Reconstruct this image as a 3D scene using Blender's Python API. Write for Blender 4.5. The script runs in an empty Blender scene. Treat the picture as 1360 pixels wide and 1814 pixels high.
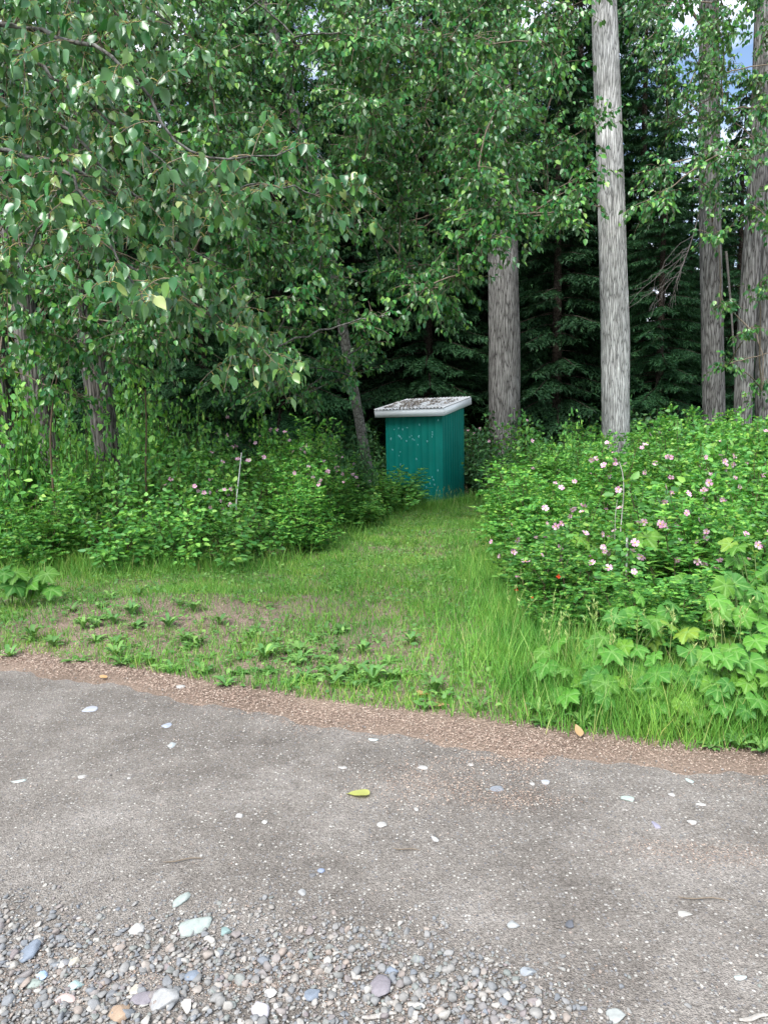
import bpy, math
import numpy as np
from mathutils import Matrix, Vector

rng = np.random.default_rng(7)
sc = bpy.context.scene
COL = sc.collection

# ------------------------------------------------------------------ camera
EYE = np.array([0.0, 0.0, 1.6])
PITCH, ROLL, FPX = math.radians(-6.7), math.radians(1.2), 1258.0
_f = np.array([0.0, math.cos(PITCH), math.sin(PITCH)])
_r0 = np.array([1.0, 0.0, 0.0])
_u0 = np.cross(_r0, _f)
RIGHT = _r0 * math.cos(ROLL) - _u0 * math.sin(ROLL)
UP = _u0 * math.cos(ROLL) + _r0 * math.sin(ROLL)
FWD = _f
cam = bpy.data.cameras.new('camera')
cam.lens = 36.0 * FPX / 1814.0
cam.sensor_width = 36.0
cam.sensor_fit = 'AUTO'
cam.clip_start = 0.05
cam.clip_end = 2000.0
cam_ob = bpy.data.objects.new('camera', cam)
COL.objects.link(cam_ob)
M = Matrix.Identity(4)
for i in range(3):
    M[i][0], M[i][1], M[i][2], M[i][3] = RIGHT[i], UP[i], -FWD[i], EYE[i]
cam_ob.matrix_world = M
sc.camera = cam_ob

# ------------------------------------------------------------------ sky, sun, exposure
SUN_EL, SUN_AZ = math.radians(51), math.radians(211)   # azimuth from +Y towards +X: behind the camera, a little to its left
world = bpy.data.worlds.new('World')
sc.world = world
world.use_nodes = True
nt = world.node_tree
nt.nodes.clear()
w_out = nt.nodes.new('ShaderNodeOutputWorld')
w_bg = nt.nodes.new('ShaderNodeBackground')
w_sky = nt.nodes.new('ShaderNodeTexSky')
w_sky.sky_type = 'NISHITA'
w_sky.sun_disc = False
w_sky.sun_elevation = SUN_EL
w_sky.sun_rotation = SUN_AZ
w_sky.air_density = 1.0
w_sky.dust_density = 0.6
w_tc = nt.nodes.new('ShaderNodeTexCoord')
w_map = nt.nodes.new('ShaderNodeMapping')
w_map.inputs['Scale'].default_value = (1, 1, 2.2)
w_map.inputs['Location'].default_value = (0.35, 0.2, 0.1)
w_noise = nt.nodes.new('ShaderNodeTexNoise')
w_noise.inputs['Scale'].default_value = 3.2
w_noise.inputs['Detail'].default_value = 7
w_noise.inputs['Roughness'].default_value = 0.55
w_ramp = nt.nodes.new('ShaderNodeValToRGB')
w_ramp.color_ramp.elements[0].position = 0.41
w_ramp.color_ramp.elements[1].position = 0.56
w_mix = nt.nodes.new('ShaderNodeMixRGB')
w_mix.inputs['Color2'].default_value = (8.6, 9.1, 9.9, 1)
nt.links.new(w_tc.outputs['Generated'], w_map.inputs['Vector'])
nt.links.new(w_map.outputs['Vector'], w_noise.inputs['Vector'])
nt.links.new(w_noise.outputs['Fac'], w_ramp.inputs['Fac'])
nt.links.new(w_ramp.outputs['Color'], w_mix.inputs['Fac'])
nt.links.new(w_sky.outputs['Color'], w_mix.inputs['Color1'])
nt.links.new(w_mix.outputs['Color'], w_bg.inputs['Color'])
w_bg.inputs['Strength'].default_value = 0.08
nt.links.new(w_bg.outputs['Background'], w_out.inputs['Surface'])

sun = bpy.data.lights.new('sun', 'SUN')
sun.energy = 2.4
sun.angle = math.radians(32)
sun.color = (1.0, 0.98, 0.94)
sun_ob = bpy.data.objects.new('sun', sun)
COL.objects.link(sun_ob)
_sd = Vector((math.sin(SUN_AZ) * math.cos(SUN_EL), math.cos(SUN_AZ) * math.cos(SUN_EL), math.sin(SUN_EL)))
sun_ob.rotation_euler = _sd.to_track_quat('Z', 'Y').to_euler()
sun_ob.location = _sd * 40

vs = sc.view_settings
vs.view_transform = 'Standard'
vs.look = 'None'
vs.exposure = 1.62
vs.gamma = 1.0
vs.use_curve_mapping = False
sc.render.engine = 'CYCLES'
sc.cycles.max_bounces = 5
sc.cycles.diffuse_bounces = 3
sc.cycles.glossy_bounces = 2
sc.cycles.transmission_bounces = 4
sc.cycles.transparent_max_bounces = 8
sc.cycles.use_denoising = True
sc.cycles.adaptive_threshold = 0.02


# ------------------------------------------------------------------ places in the world
def ray(u, v):
    d = FWD + RIGHT * ((u - 680.0) / FPX) + UP * ((907.0 - v) / FPX)
    return d / d[1]


def at(u, v, Y):
    return EYE + ray(u, v) * Y


def gp(u, v, z=0.0):
    d = ray(u, v)
    return EYE + d * ((z - EYE[2]) / d[2])


def smooth(a, b, x):
    t = np.clip((x - a) / (b - a), 0, 1)
    return t * t * (3 - 2 * t)


_ep = np.array([gp(u, v)[:2] for u, v in ((-700, 1120), (-300, 1140), (0, 1172), (200, 1198), (400, 1238), (600, 1272), (700, 1290), (800, 1305), (900, 1318),
                                          (1000, 1330), (1100, 1338), (1200, 1345), (1360, 1356), (1900, 1385))])
_mound = gp(290, 1085)


def edge_y(x):
    return np.interp(x, _ep[:, 0], _ep[:, 1]) + 0.03 * np.sin(x * 7.1 + 1) + 0.02 * np.sin(x * 17.3) + 0.012 * np.sin(x * 41.0)


def gh(x, y):
    x = np.asarray(x, float)
    y = np.asarray(y, float)
    d = y - np.interp(x, _ep[:, 0], _ep[:, 1])
    h = 0.04 * smooth(0.05, 1.0, d) + 0.02 * smooth(0.3, 2.0, d) * (np.sin(x * 2.3 + y * 1.1) + np.sin(x * 1.1 - y * 1.9 + 2))
    h = h + 0.09 * np.exp(-(((x - _mound[0]) / 1.0) ** 2 + ((y - _mound[1]) / 0.5) ** 2))
    h = h + 0.01 * smooth(0.0, 0.4, d) * np.sin(x * 9 + 3 * np.sin(y * 5)) * np.sin(y * 8)
    return h


def inside(poly, x, y):
    poly = np.asarray(poly)
    x = np.asarray(x)
    y = np.asarray(y)
    c = np.zeros(x.shape, bool)
    j = len(poly) - 1
    for i in range(len(poly)):
        xi, yi = poly[i]
        xj, yj = poly[j]
        if yi != yj:
            c ^= ((yi > y) != (yj > y)) & (x < (xj - xi) * (y - yi) / (yj - yi) + xi)
        j = i
    return c


def project(p):
    p = np.asarray(p, float) - EYE
    w = p @ FWD
    return 680 + FPX * (p @ RIGHT) / w, 907 - FPX * (p @ UP) / w


def vnoise(x, y, seed=0):
    xi = np.floor(x).astype(np.int64)
    yi = np.floor(y).astype(np.int64)
    fx = x - xi
    fy = y - yi
    fx = fx * fx * (3 - 2 * fx)
    fy = fy * fy * (3 - 2 * fy)

    def hsh(a, b):
        n = (a * 374761393 + b * 668265263 + seed * 974634777) & 0x7fffffff
        n = ((n ^ (n >> 13)) * 1274126177) & 0x7fffffff
        return ((n ^ (n >> 16)) & 0xffff) / 65535.0
    return (hsh(xi, yi) * (1 - fx) + hsh(xi + 1, yi) * fx) * (1 - fy) + (hsh(xi, yi + 1) * (1 - fx) + hsh(xi + 1, yi + 1) * fx) * fy


# ------------------------------------------------------------------ mesh helpers
class Acc:
    def __init__(s):
        s.v, s.t, s.n = [], [], 0

    def add(s, v, t):
        if len(v):
            s.v.append(np.asarray(v, float).reshape(-1, 3))
            s.t.append(np.asarray(t, np.int64).reshape(-1, 3) + s.n)
            s.n += len(s.v[-1])

    def inst(s, tv, tf, P, X, Y, Z, S):
        """template placed at P with axes X, Y, Z and scale S"""
        N = len(P)
        if N == 0:
            return
        S = np.asarray(S, float)
        if S.ndim == 1:
            S = np.repeat(S[:, None], 3, 1)
        q = tv[None] * S[:, None, :]
        v = P[:, None, :] + q[..., 0:1] * X[:, None, :] + q[..., 1:2] * Y[:, None, :] + q[..., 2:3] * Z[:, None, :]
        t = tf[None] + (np.arange(N) * len(tv))[:, None, None]
        s.add(v.reshape(-1, 3), t.reshape(-1, 3))

    def mesh(s, name, mat, smooth_=False):
        v = np.concatenate(s.v) if s.v else np.zeros((0, 3))
        t = np.concatenate(s.t) if s.t else np.zeros((0, 3), np.int64)
        return raw_mesh(name, v, t, mat, smooth_)


def raw_mesh(name, v, t, mat, smooth_=False):
    me = bpy.data.meshes.new(name)
    me.vertices.add(len(v))
    me.vertices.foreach_set('co', np.ascontiguousarray(v, np.float32).ravel())
    me.loops.add(len(t) * 3)
    me.loops.foreach_set('vertex_index', np.ascontiguousarray(t, np.int32).ravel())
    me.polygons.add(len(t))
    me.polygons.foreach_set('loop_start', np.arange(len(t), dtype=np.int32) * 3)
    me.update(calc_edges=True)
    if smooth_:
        me.shade_smooth()
    for m in (mat if isinstance(mat, (list, tuple)) else [mat]):
        me.materials.append(m)
    return me


def link(name, me, parent=None, loc=None, label=None, cat=None, group=None, kind=None):
    o = bpy.data.objects.new(name, me)
    COL.objects.link(o)
    if parent is not None:
        o.parent = parent
    if loc is not None:
        o.location = loc
    tag(o, label, cat, group, kind)
    return o


def tag(o, label=None, cat=None, group=None, kind=None):
    for k, x in (('label', label), ('category', cat), ('group', group), ('kind', kind)):
        if x:
            o[k] = x


def ordinal(n):
    a = 'first second third fourth fifth sixth seventh eighth ninth tenth eleventh twelfth thirteenth fourteenth fifteenth sixteenth seventeenth eighteenth nineteenth twentieth'.split()
    if n <= 20:
        return a[n - 1]
    t, o = divmod(n, 10)
    return ('thirtieth fortieth fiftieth sixtieth'.split()[t - 3] if o == 0 else 'twenty thirty forty fifty sixty'.split()[t - 2] + '-' + a[o - 1])


def number_labels(obs, fmt='%s, %s from path'):
    """things that share a label are told apart by their order from the path"""
    by = {}
    for o in obs:
        by.setdefault(o['label'], []).append(o)
    for lab, os_ in by.items():
        if len(os_) > 1:
            os_.sort(key=lambda o: abs(project(np.array(o.location))[0] - 800))
            for k, o in enumerate(os_):
                o['label'] = fmt % (lab, ordinal(min(k + 1, 69)))


def thing(name, loc, label, cat, group=None, rz=0.0, scale=1.0):
    o = link(name, None, None, [float(c) for c in loc], label, cat, group)
    o.rotation_euler = (0, 0, rz)
    o.scale = (scale,) * 3
    return o


def norm(a):
    return a / np.maximum(np.linalg.norm(a, axis=-1, keepdims=True), 1e-9)


def frames(d, n):
    Y = norm(d)
    Z = norm(n - (n * Y).sum(-1, keepdims=True) * Y)
    return np.cross(Y, Z), Y, Z


def tube(pts, rad, sides=6, cap=True):
    pts = np.asarray(pts, float)
    n = len(pts)
    rad = np.broadcast_to(np.asarray(rad, float), (n,))
    tan = norm(np.gradient(pts, axis=0))
    ref = np.array([0.31, 0.87, 0.12]) if abs(tan[0][2]) > 0.6 else np.array([0, 0, 1.0])
    a = norm(np.cross(tan, ref))
    b = np.cross(tan, a)
    th = np.arange(sides) / sides * 2 * math.pi
    v = pts[:, None] + rad[:, None, None] * (np.cos(th)[None, :, None] * a[:, None] + np.sin(th)[None, :, None] * b[:, None])
    v = v.reshape(-1, 3)
    i = np.arange(n - 1)[:, None] * sides
    j = np.arange(sides)[None]
    k = (j + 1) % sides
    q0, q1, q2, q3 = i + j, i + k, i + k + sides, i + j + sides
    t = np.concatenate([np.stack([q0, q1, q2], -1).reshape(-1, 3), np.stack([q0, q2, q3], -1).reshape(-1, 3)])
    if cap:
        v = np.vstack([v, pts[-1] + tan[-1] * rad[-1] * 0.3])
        e = (n - 1) * sides
        t = np.vstack([t, np.stack([e + np.arange(sides), e + (np.arange(sides) + 1) % sides, np.full(sides, len(v) - 1)], -1)])
    return v, t


def bez(p0, p1, p2, n):
    t = np.linspace(0, 1, n)[:, None]
    return (1 - t) ** 2 * p0 + 2 * t * (1 - t) * p1 + t * t * p2


def rdir(n, r=None):
    return norm((r or rng).normal(size=(n, 3)))


def spline(pts, n):
    pts = np.asarray(pts, float)
    s = np.concatenate([[0], np.cumsum(np.linalg.norm(np.diff(pts, axis=0), axis=1))])
    q = np.linspace(0, s[-1], n)
    out = np.stack([np.interp(q, s, pts[:, k]) for k in range(3)], -1)
    for _ in range(max(2, n // 12)):
        out[1:-1] = 0.25 * out[:-2] + 0.5 * out[1:-1] + 0.25 * out[2:]
    return out


def box_bm(x0, x1, y0, y1, z0, z1):
    v = np.array([[x, y, z] for z in (z0, z1) for y in (y0, y1) for x in (x0, x1)], float)
    f = [(0, 2, 3), (0, 3, 1), (4, 5, 7), (4, 7, 6), (0, 1, 5), (0, 5, 4), (2, 6, 7), (2, 7, 3), (0, 4, 6), (0, 6, 2), (1, 3, 7), (1, 7, 5)]
    return v, np.array(f)


# ------------------------------------------------------------------ material helpers
def new_mat(name):
    m = bpy.data.materials.new(name)
    m.use_nodes = True
    m.node_tree.nodes.clear()
    return m, m.node_tree


def N(t, kind, **kw):
    n = t.nodes.new(kind)
    for k, x in kw.items():
        if k in n.inputs:
            n.inputs[k].default_value = x
        else:
            setattr(n, k, x)
    return n


def L(t, a, b):
    t.links.new(a, b)


def ramp(t, stops, interp='LINEAR'):
    n = t.nodes.new('ShaderNodeValToRGB')
    cr = n.color_ramp
    cr.interpolation = interp
    while len(cr.elements) < len(stops):
        cr.elements.new(0.5)
    for e, (p, c) in zip(cr.elements, stops):
        e.position = p
        e.color = (c[0], c[1], c[2], 1) if len(c) == 3 else c
    return n


def leaf_mat(name, stops, rough=0.45, transl=0.3, spec=0.4, back=None, var=0.35, bump=0.0, patch=0.0, tcol=(1.25, 1.15, 0.55)):
    m, t = new_mat(name)
    out = N(t, 'ShaderNodeOutputMaterial')
    geo = N(t, 'ShaderNodeNewGeometry')
    oi = N(t, 'ShaderNodeObjectInfo')
    add = N(t, 'ShaderNodeMath', operation='ADD')
    L(t, geo.outputs['Random Per Island'], add.inputs[0])
    L(t, oi.outputs['Random'], add.inputs[1])
    fr = N(t, 'ShaderNodeMath', operation='FRACT')
    L(t, add.outputs[0], fr.inputs[0])
    cr = ramp(t, stops)
    L(t, fr.outputs[0], cr.inputs['Fac'])
    hsv = N(t, 'ShaderNodeHueSaturation')
    mr = N(t, 'ShaderNodeMapRange')
    mr.inputs['To Min'].default_value = 1 - var
    mr.inputs['To Max'].default_value = 1 + var
    L(t, oi.outputs['Random'], mr.inputs['Value'])
    L(t, mr.outputs[0], hsv.inputs['Value'])
    L(t, cr.outputs['Color'], hsv.inputs['Color'])
    col = hsv.outputs['Color']
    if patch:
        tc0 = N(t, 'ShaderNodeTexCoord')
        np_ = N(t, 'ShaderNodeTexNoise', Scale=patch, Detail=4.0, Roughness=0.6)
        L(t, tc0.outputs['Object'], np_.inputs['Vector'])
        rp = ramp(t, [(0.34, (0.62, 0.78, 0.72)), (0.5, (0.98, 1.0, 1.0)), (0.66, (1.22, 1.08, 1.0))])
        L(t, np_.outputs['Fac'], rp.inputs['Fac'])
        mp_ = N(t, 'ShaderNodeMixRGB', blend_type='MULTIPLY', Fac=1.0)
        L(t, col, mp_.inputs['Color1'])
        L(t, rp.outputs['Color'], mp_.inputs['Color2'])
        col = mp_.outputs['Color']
    if back:
        mx = N(t, 'ShaderNodeMixRGB')
        L(t, geo.outputs['Backfacing'], mx.inputs['Fac'])
        L(t, col, mx.inputs['Color1'])
        mx.inputs['Color2'].default_value = (*back, 1)
        col = mx.outputs['Color']
    p = N(t, 'ShaderNodeBsdfPrincipled', Roughness=rough)
    p.inputs['Specular IOR Level'].default_value = spec
    L(t, col, p.inputs['Base Color'])
    if bump:
        va = N(t, 'ShaderNodeAttribute', attribute_name='vein')
        tc = N(t, 'ShaderNodeTexCoord')
        nb = N(t, 'ShaderNodeTexNoise', Scale=2.5, Detail=5.0)
        L(t, tc.outputs['Object'], nb.inputs['Vector'])
        rb = ramp(t, [(0.3, (0.72, 0.78, 0.8)), (0.62, (1.15, 1.1, 1.0)), (0.78, (1.7, 1.25, 0.9))])
        L(t, nb.outputs['Fac'], rb.inputs['Fac'])
        mb = N(t, 'ShaderNodeMixRGB', blend_type='MULTIPLY', Fac=1.0)
        L(t, col, mb.inputs['Color1'])
        L(t, rb.outputs['Color'], mb.inputs['Color2'])
        mv = N(t, 'ShaderNodeMixRGB')
        fv = N(t, 'ShaderNodeMath', operation='MULTIPLY')
        fv.inputs[1].default_value = 0.55
        L(t, va.outputs['Fac'], fv.inputs[0])
        L(t, fv.outputs[0], mv.inputs['Fac'])
        L(t, mb.outputs[0], mv.inputs['Color1'])
        mv.inputs['Color2'].default_value = (0.24, 0.42, 0.13, 1)
        col = mv.outputs['Color']
        L(t, col, p.inputs['Base Color'])
        wv = N(t, 'ShaderNodeTexNoise', Scale=9.0, Detail=3.0)
        L(t, tc.outputs['Object'], wv.inputs['Vector'])
        bp = N(t, 'ShaderNodeBump', Strength=bump, Distance=0.01)
        L(t, wv.outputs['Fac'], bp.inputs['Height'])
        L(t, bp.outputs['Normal'], p.inputs['Normal'])
    tr = N(t, 'ShaderNodeBsdfTranslucent')
    tm = N(t, 'ShaderNodeMixRGB', blend_type='MULTIPLY', Fac=1.0)
    L(t, col, tm.inputs['Color1'])
    tm.inputs['Color2'].default_value = (*tcol, 1)
    L(t, tm.outputs['Color'], tr.inputs['Color'])
    mix = N(t, 'ShaderNodeMixShader', Fac=transl)
    L(t, p.outputs[0], mix.inputs[1])
    L(t, tr.outputs[0], mix.inputs[2])
    L(t, mix.outputs[0], out.inputs['Surface'])
    return m


def plain_mat(name, c, rough=0.6, spec=0.4, noise=None, metal=0.0, bump=0.0, nscale=20.0):
    m, t = new_mat(name)
    out = N(t, 'ShaderNodeOutputMaterial')
    p = N(t, 'ShaderNodeBsdfPrincipled', Roughness=rough, Metallic=metal)
    p.inputs['Specular IOR Level'].default_value = spec
    tc = N(t, 'ShaderNodeTexCoord')
    nz = N(t, 'ShaderNodeTexNoise', Scale=nscale, Detail=6.0, Roughness=0.65)
    L(t, tc.outputs['Object'], nz.inputs['Vector'])
    c2 = noise or tuple(x * 0.6 for x in c)
    cr = ramp(t, [(0.3, c2), (0.65, c)])
    L(t, nz.outputs['Fac'], cr.inputs['Fac'])
    L(t, cr.outputs['Color'], p.inputs['Base Color'])
    if bump:
        bp = N(t, 'ShaderNodeBump', Strength=bump, Distance=0.02)
        L(t, nz.outputs['Fac'], bp.inputs['Height'])
        L(t, bp.outputs['Normal'], p.inputs['Normal'])
    L(t, p.outputs[0], out.inputs['Surface'])
    return m


def bark_mat(name, light, mid, dark, sc_=17.0, stretch=0.10, bump=0.7):
    m, t = new_mat(name)
    out = N(t, 'ShaderNodeOutputMaterial')
    p = N(t, 'ShaderNodeBsdfPrincipled', Roughness=0.9)
    p.inputs['Specular IOR Level'].default_value = 0.2
    tc = N(t, 'ShaderNodeTexCoord')
    mp = N(t, 'ShaderNodeMapping')
    mp.inputs['Scale'].default_value = (1, 1, stretch)
    L(t, tc.outputs['Object'], mp.inputs['Vector'])
    nz = N(t, 'ShaderNodeTexNoise', Scale=sc_ * 0.6, Detail=3.0)
    L(t, mp.outputs[0], nz.inputs['Vector'])
    mxv = N(t, 'ShaderNodeMixRGB', Fac=0.12)
    L(t, mp.outputs[0], mxv.inputs['Color1'])
    L(t, nz.outputs['Color'], mxv.inputs['Color2'])
    vo = N(t, 'ShaderNodeTexVoronoi', Scale=sc_ * 1.6, feature='DISTANCE_TO_EDGE')
    L(t, mxv.outputs[0], vo.inputs['Vector'])
    nf = N(t, 'ShaderNodeTexNoise', Scale=sc_ * 5, Detail=6.0, Roughness=0.7)
    L(t, mp.outputs[0], nf.inputs['Vector'])
    r1 = ramp(t, [(0.0, dark), (0.085, mid), (0.28, light)])
    L(t, vo.outputs['Distance'], r1.inputs['Fac'])
    r2 = ramp(t, [(0.3, (0.45, 0.44, 0.42)), (0.7, (1.15, 1.15, 1.15))])
    L(t, nf.outputs['Fac'], r2.inputs['Fac'])
    mu = N(t, 'ShaderNodeMixRGB', blend_type='MULTIPLY', Fac=1.0)
    L(t, r1.outputs['Color'], mu.inputs['Color1'])
    L(t, r2.outputs['Color'], mu.inputs['Color2'])
    # broad blotches of lichen and weather
    nb = N(t, 'ShaderNodeTexNoise', Scale=2.2, Detail=4.0)
    L(t, tc.outputs['Object'], nb.inputs['Vector'])
    r3 = ramp(t, [(0.35, (0.72, 0.72, 0.7)), (0.65, (1.1, 1.1, 1.08))])
    L(t, nb.outputs['Fac'], r3.inputs['Fac'])
    mu2 = N(t, 'ShaderNodeMixRGB', blend_type='MULTIPLY', Fac=1.0)
    L(t, mu.outputs[0], mu2.inputs['Color1'])
    L(t, r3.outputs['Color'], mu2.inputs['Color2'])
    L(t, mu2.outputs[0], p.inputs['Base Color'])
    ad = N(t, 'ShaderNodeMath', operation='ADD')
    cl = N(t, 'ShaderNodeMath', operation='MINIMUM')
    cl.inputs[1].default_value = 0.3
    L(t, vo.outputs['Distance'], cl.inputs[0])
    ms = N(t, 'ShaderNodeMath', operation='MULTIPLY')
    ms.inputs[1].default_value = 0.25
    L(t, nf.outputs['Fac'], ms.inputs[0])
    L(t, cl.outputs[0], ad.inputs[0])
    L(t, ms.outputs[0], ad.inputs[1])
    bp = N(t, 'ShaderNodeBump', Strength=bump, Distance=0.05)
    L(t, ad.outputs[0], bp.inputs['Height'])
    L(t, bp.outputs['Normal'], p.inputs['Normal'])
    L(t, p.outputs[0], out.inputs['Surface'])
    return m


def island_mat(name, stops, rough=0.75, spec=0.3, nscale=25.0, var=0.35, interp='LINEAR'):
    """one colour per loose piece (stones, flakes, dry bits)"""
    m, t = new_mat(name)
    out = N(t, 'ShaderNodeOutputMaterial')
    p = N(t, 'ShaderNodeBsdfPrincipled', Roughness=rough)
    p.inputs['Specular IOR Level'].default_value = spec
    geo = N(t, 'ShaderNodeNewGeometry')
    cr = ramp(t, stops, interp)
    L(t, geo.outputs['Random Per Island'], cr.inputs['Fac'])
    tc = N(t, 'ShaderNodeTexCoord')
    nz = N(t, 'ShaderNodeTexNoise', Scale=nscale, Detail=5.0, Roughness=0.7)
    L(t, tc.outputs['Object'], nz.inputs['Vector'])
    r2 = ramp(t, [(0.3, (1 - var,) * 3), (0.7, (1 + var * 0.5,) * 3)])
    L(t, nz.outputs['Fac'], r2.inputs['Fac'])
    mu = N(t, 'ShaderNodeMixRGB', blend_type='MULTIPLY', Fac=1.0)
    L(t, cr.outputs['Color'], mu.inputs['Color1'])
    L(t, r2.outputs['Color'], mu.inputs['Color2'])
    L(t, mu.outputs[0], p.inputs['Base Color'])
    L(t, p.outputs[0], out.inputs['Surface'])
    return m


# ------------------------------------------------------------------ materials
def ground_material():
    m, t = new_mat('forest_soil')
    out = N(t, 'ShaderNodeOutputMaterial')
    p = N(t, 'ShaderNodeBsdfPrincipled', Roughness=0.95)
    p.inputs['Specular IOR Level'].default_value = 0.15
    tc = N(t, 'ShaderNodeTexCoord')
    n1 = N(t, 'ShaderNodeTexNoise', Scale=1.7, Detail=5.0, Roughness=0.6)
    n2 = N(t, 'ShaderNodeTexNoise', Scale=70.0, Detail=6.0, Roughness=0.75)
    mp = N(t, 'ShaderNodeMapping')
    mp.inputs['Rotation'].default_value = (0, 0, 0.6)
    mp.inputs['Scale'].default_value = (60, 200, 60)
    n3 = N(t, 'ShaderNodeTexNoise', Scale=1.0, Detail=3.0)
    L(t, tc.outputs['Object'], mp.inputs['Vector'])
    L(t, mp.outputs[0], n3.inputs['Vector'])
    L(t, tc.outputs['Object'], n1.inputs['Vector'])
    L(t, tc.outputs['Object'], n2.inputs['Vector'])
    a = ramp(t, [(0.3, (0.20, 0.16, 0.137)), (0.7, (0.33, 0.27, 0.232))])
    L(t, n1.outputs['Fac'], a.inputs['Fac'])
    b = ramp(t, [(0.3, (0.35, 0.33, 0.31)), (0.5, (0.9, 0.88, 0.85)), (0.72, (1.35, 1.28, 1.2))])
    L(t, n2.outputs['Fac'], b.inputs['Fac'])
    c = ramp(t, [(0.35, (0.7, 0.66, 0.62)), (0.65, (1.2, 1.15, 1.1))])
    L(t, n3.outputs['Fac'], c.inputs['Fac'])
    m1 = N(t, 'ShaderNodeMixRGB', blend_type='MULTIPLY', Fac=1.0)
    L(t, a.outputs[0], m1.inputs['Color1'])
    L(t, b.outputs[0], m1.inputs['Color2'])
    m2 = N(t, 'ShaderNodeMixRGB', blend_type='MULTIPLY', Fac=1.0)
    L(t, m1.outputs[0], m2.inputs['Color1'])
    L(t, c.outputs[0], m2.inputs['Color2'])
    L(t, m2.outputs[0], p.inputs['Base Color'])
    bp = N(t, 'ShaderNodeBump', Strength=0.8, Distance=0.02)
    L(t, n2.outputs['Fac'], bp.inputs['Height'])
    L(t, bp.outputs[0], p.inputs['Normal'])
    L(t, p.outputs[0], out.inputs['Surface'])
    return m


def road_material():
    m, t = new_mat('packed_gravel')
    out = N(t, 'ShaderNodeOutputMaterial')
    p = N(t, 'ShaderNodeBsdfPrincipled', Roughness=0.93)
    p.inputs['Specular IOR Level'].default_value = 0.2
    tc = N(t, 'ShaderNodeTexCoord')
    n1 = N(t, 'ShaderNodeTexNoise', Scale=1.3, Detail=6.0, Roughness=0.62)
    n2 = N(t, 'ShaderNodeTexNoise', Scale=110.0, Detail=5.0, Roughness=0.7)
    n4 = N(t, 'ShaderNodeTexNoise', Scale=9.0, Detail=5.0, Roughness=0.7)
    vo = N(t, 'ShaderNodeTexVoronoi', Scale=75.0)
    vo2 = N(t, 'ShaderNodeTexVoronoi', Scale=190.0)
    for n in (n1, n2, n4, vo, vo2):
        L(t, tc.outputs['Object'], n.inputs['Vector'])
    a = ramp(t, [(0.34, (0.152, 0.136, 0.122)), (0.5, (0.208, 0.188, 0.170)), (0.66, (0.275, 0.252, 0.232))])
    L(t, n1.outputs['Fac'], a.inputs['Fac'])
    b = ramp(t, [(0.30, (0.42, 0.41, 0.40)), (0.5, (0.97, 0.97, 0.97)), (0.70, (1.55, 1.55, 1.55))])
    L(t, n2.outputs['Fac'], b.inputs['Fac'])
    b4 = ramp(t, [(0.3, (0.82, 0.81, 0.8)), (0.7, (1.14, 1.14, 1.13))])
    L(t, n4.outputs['Fac'], b4.inputs['Fac'])
    m1 = N(t, 'ShaderNodeMixRGB', blend_type='MULTIPLY', Fac=1.0)
    L(t, a.outputs[0], m1.inputs['Color1'])
    L(t, b.outputs[0], m1.inputs['Color2'])
    m4 = N(t, 'ShaderNodeMixRGB', blend_type='MULTIPLY', Fac=1.0)
    L(t, m1.outputs[0], m4.inputs['Color1'])
    L(t, b4.outputs[0], m4.inputs['Color2'])
    # grit pressed into the surface: some cells show their own stone colour
    sep = N(t, 'ShaderNodeSeparateColor')
    L(t, vo.outputs['Color'], sep.inputs[0])
    th = N(t, 'ShaderNodeMath', operation='GREATER_THAN')
    th.inputs[1].default_value = 0.68
    L(t, sep.outputs[0], th.inputs[0])
    dd = N(t, 'ShaderNodeMath', operation='LESS_THAN')
    dd.inputs[1].default_value = 0.36
    L(t, vo.outputs['Distance'], dd.inputs[0])
    mm = N(t, 'ShaderNodeMath', operation='MULTIPLY')
    L(t, th.outputs[0], mm.inputs[0])
    L(t, dd.outputs[0], mm.inputs[1])
    sc2 = ramp(t, [(0.0, (0.11, 0.11, 0.12)), (0.35, (0.24, 0.235, 0.235)), (0.7, (0.36, 0.34, 0.31)), (1.0, (0.55, 0.53, 0.49))])
    L(t, sep.outputs[1], sc2.inputs['Fac'])
    m2 = N(t, 'ShaderNodeMixRGB')
    L(t, mm.outputs[0], m2.inputs['Fac'])
    L(t, m4.outputs[0], m2.inputs['Color1'])
    L(t, sc2.outputs[0], m2.inputs['Color2'])
    L(t, m2.outputs[0], p.inputs['Base Color'])
    hs = N(t, 'ShaderNodeMath', operation='SUBTRACT')
    L(t, n2.outputs['Fac'], hs.inputs[0])
    L(t, vo2.outputs['Distance'], hs.inputs[1])
    bp = N(t, 'ShaderNodeBump', Strength=0.9, Distance=0.008)
    L(t, hs.outputs[0], bp.inputs['Height'])
    L(t, bp.outputs[0], p.inputs['Normal'])
    L(t, p.outputs[0], out.inputs['Surface'])
    return m


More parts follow.
